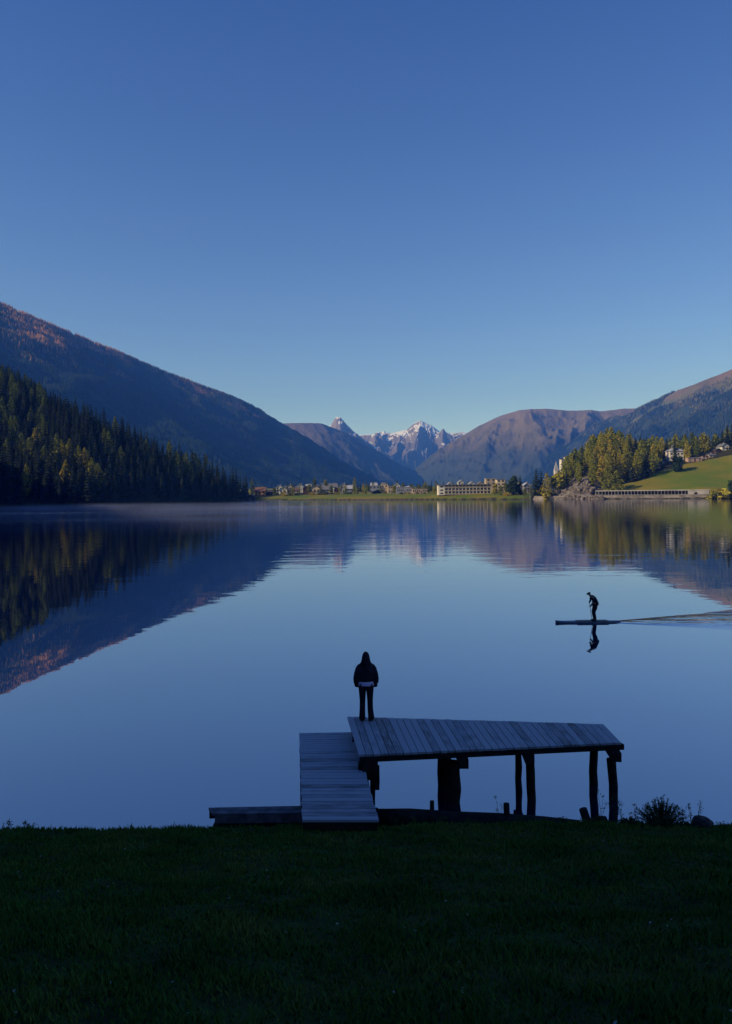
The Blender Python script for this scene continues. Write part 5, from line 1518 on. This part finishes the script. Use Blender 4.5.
def weed(px, pyt, Yd, label, seed, heads=4):
    r = random.Random(seed)
    x, y, zt = at_y(px, pyt, Yd); zb = gz(x, y) - .02; H = zt - zb
    e = empty('weed_plant', (x, y, zb)); tag(e, label, 'weed', 'dry weeds on the bank')
    st = MB(); hd = MB()
    for i in range(heads):
        a = r.uniform(0, 6.28); L = H * r.uniform(.6, 1); sp = r.uniform(.02, .12)
        pts = [(0, 0, 0), (math.cos(a) * sp * .3, math.sin(a) * sp * .3, L * .5), (math.cos(a) * sp, math.sin(a) * sp, L)]
        st.tube(pts, [.004, .003, .002], 5)
        top = Vector(pts[2])
        for k in range(14):
            c = top + Vector((r.gauss(0, .02), r.gauss(0, .02), r.gauss(-.01, .02)))
            d = Vector((r.gauss(0, 1), r.gauss(0, 1), r.gauss(0, 1))).normalized(); s = r.uniform(.006, .014); g = d.orthogonal().normalized() * s
            hd.add([c - d * s, c + g, c + d * s, c - g], [(0, 1, 2, 3)])
        for k in range(5):
            t = r.uniform(.15, .85); c = Vector(pts[0]).lerp(top, t); d = Vector((r.gauss(0, 1), r.gauss(0, 1), .4)).normalized() * r.uniform(.03, .06); g = d.orthogonal().normalized() * .007
            hd.add([c, c + d * .5 + g, c + d, c + d * .5 - g], [(0, 1, 2, 3)])
    st.build('stalks', M['weed_stalk'], e); hd.build('seed_heads', M['weed'], e)
WEEDS = [(616, 796, 'tall dry weed rising just right of the last jetty post'), (622, 799, 'second tall weed right of the last jetty post, beside the taller one'), (601, 790, 'thin tall weed between the last two jetty posts'),
         (691, 802, 'dry weed sprays left of the dark rounded stone'), (697, 800, 'tallest dry weed directly behind the dark rounded stone'), (682, 809, 'thin weed at the right side of the leafy shrub'),
         (641, 812, 'short weed at the left side of the leafy shrub'), (724, 822, 'small weed at the right picture edge beside the flat stone'), (500, 797, 'thin weed standing by the short stake below the middle posts'), (635, 806, 'feathery weed between the last post and the leafy shrub')]
for i, (a_, b_, lab) in enumerate(WEEDS):
    weed(a_, b_, 14.1 if a_ > 590 else 14.6, lab, 50 + i, 4 if i % 2 else 3)
for i, px_ in enumerate([8, 30, 395, 415, 440, 470, 520, 545, 565]):
    weed(px_, 817 + (5 if px_ < 100 else random.uniform(-2, 3)), 14.35, 'low tuft of dry weeds along the edge of the bank', 80 + i, 5)

# ------------------------------------------------------------------ haze
def haze():
    x0, x1, y0, y1, z0, z1 = -9000, 9000, -4500, 11500, -9, 1520
    b = MB().box(((x0 + x1) / 2, (y0 + y1) / 2, (z0 + z1) / 2), (x1 - x0, y1 - y0, z1 - z0))
    m = bpy.data.materials.new('haze_air'); m.use_nodes = True
    n = m.node_tree.nodes; n.remove(n['Principled BSDF'])
    v = n.new('ShaderNodeVolumePrincipled')
    v.inputs['Color'].default_value = (0.075, 0.27, 1.0, 1)
    v.inputs['Absorption Color'].default_value = (0.6, 0.6, 0.6, 1)
    v.inputs['Density'].default_value = 0.000105
    v.inputs['Anisotropy'].default_value = 0.0
    m.node_tree.links.new(v.outputs[0], n['Material Output'].inputs['Volume'])
    o = b.build('haze', m); tag(o, 'thin blue morning haze filling the valley', 'haze', kind='stuff')
haze()

def mist():
    x0, x1, y0, y1, z0, z1 = -240.0, 40.0, 100.0, 500.0, 0.03, 2.6
    b = MB().box(((x0 + x1) / 2, (y0 + y1) / 2, (z0 + z1) / 2), (x1 - x0, y1 - y0, z1 - z0))
    m = bpy.data.materials.new('lake_mist'); m.use_nodes = True
    n = m.node_tree.nodes; l = m.node_tree.links; n.remove(n['Principled BSDF'])
    v = n.new('ShaderNodeVolumePrincipled'); v.inputs['Color'].default_value = (0.62, 0.70, 1.0, 1)
    g = n.new('ShaderNodeNewGeometry'); sp = n.new('ShaderNodeSeparateXYZ'); l.new(g.outputs['Position'], sp.inputs[0])
    mp = n.new('ShaderNodeMapping'); mp.inputs['Scale'].default_value = (0.010, 0.022, 0.0); l.new(g.outputs['Position'], mp.inputs[0])
    nz = n.new('ShaderNodeTexNoise'); nz.inputs['Scale'].default_value = 1.0; nz.inputs['Detail'].default_value = 4; l.new(mp.outputs[0], nz.inputs['Vector'])
    def rng_(src, a, b_, lo=0.0, hi=1.0):
        q = n.new('ShaderNodeMapRange'); q.interpolation_type = 'SMOOTHSTEP'
        q.inputs[1].default_value = a; q.inputs[2].default_value = b_; q.inputs[3].default_value = lo; q.inputs[4].default_value = hi
        l.new(src, q.inputs[0]); return q.outputs[0]
    def mul(a, b_):
        q = n.new('ShaderNodeMath'); q.operation = 'MULTIPLY'; l.new(a, q.inputs[0])
        if isinstance(b_, float): q.inputs[1].default_value = b_
        else: l.new(b_, q.inputs[1])
        return q.outputs[0]
    d = mul(rng_(nz.outputs[0], 0.42, 0.70), rng_(sp.outputs[1], 105, 190))
    d = mul(d, rng_(sp.outputs[1], 420, 498, 1.0, 0.0))
    d = mul(d, rng_(sp.outputs[0], -60, 35, 1.0, 0.0))
    d = mul(d, rng_(sp.outputs[2], 0.6, 2.5, 1.0, 0.0))
    d = mul(d, 0.0055)
    l.new(d, v.inputs['Density']); l.new(v.outputs[0], n['Material Output'].inputs['Volume'])
    o = b.build('mist', m); tag(o, 'thin pale mist lying on the dark water before the left wood', 'mist', kind='stuff')
mist()
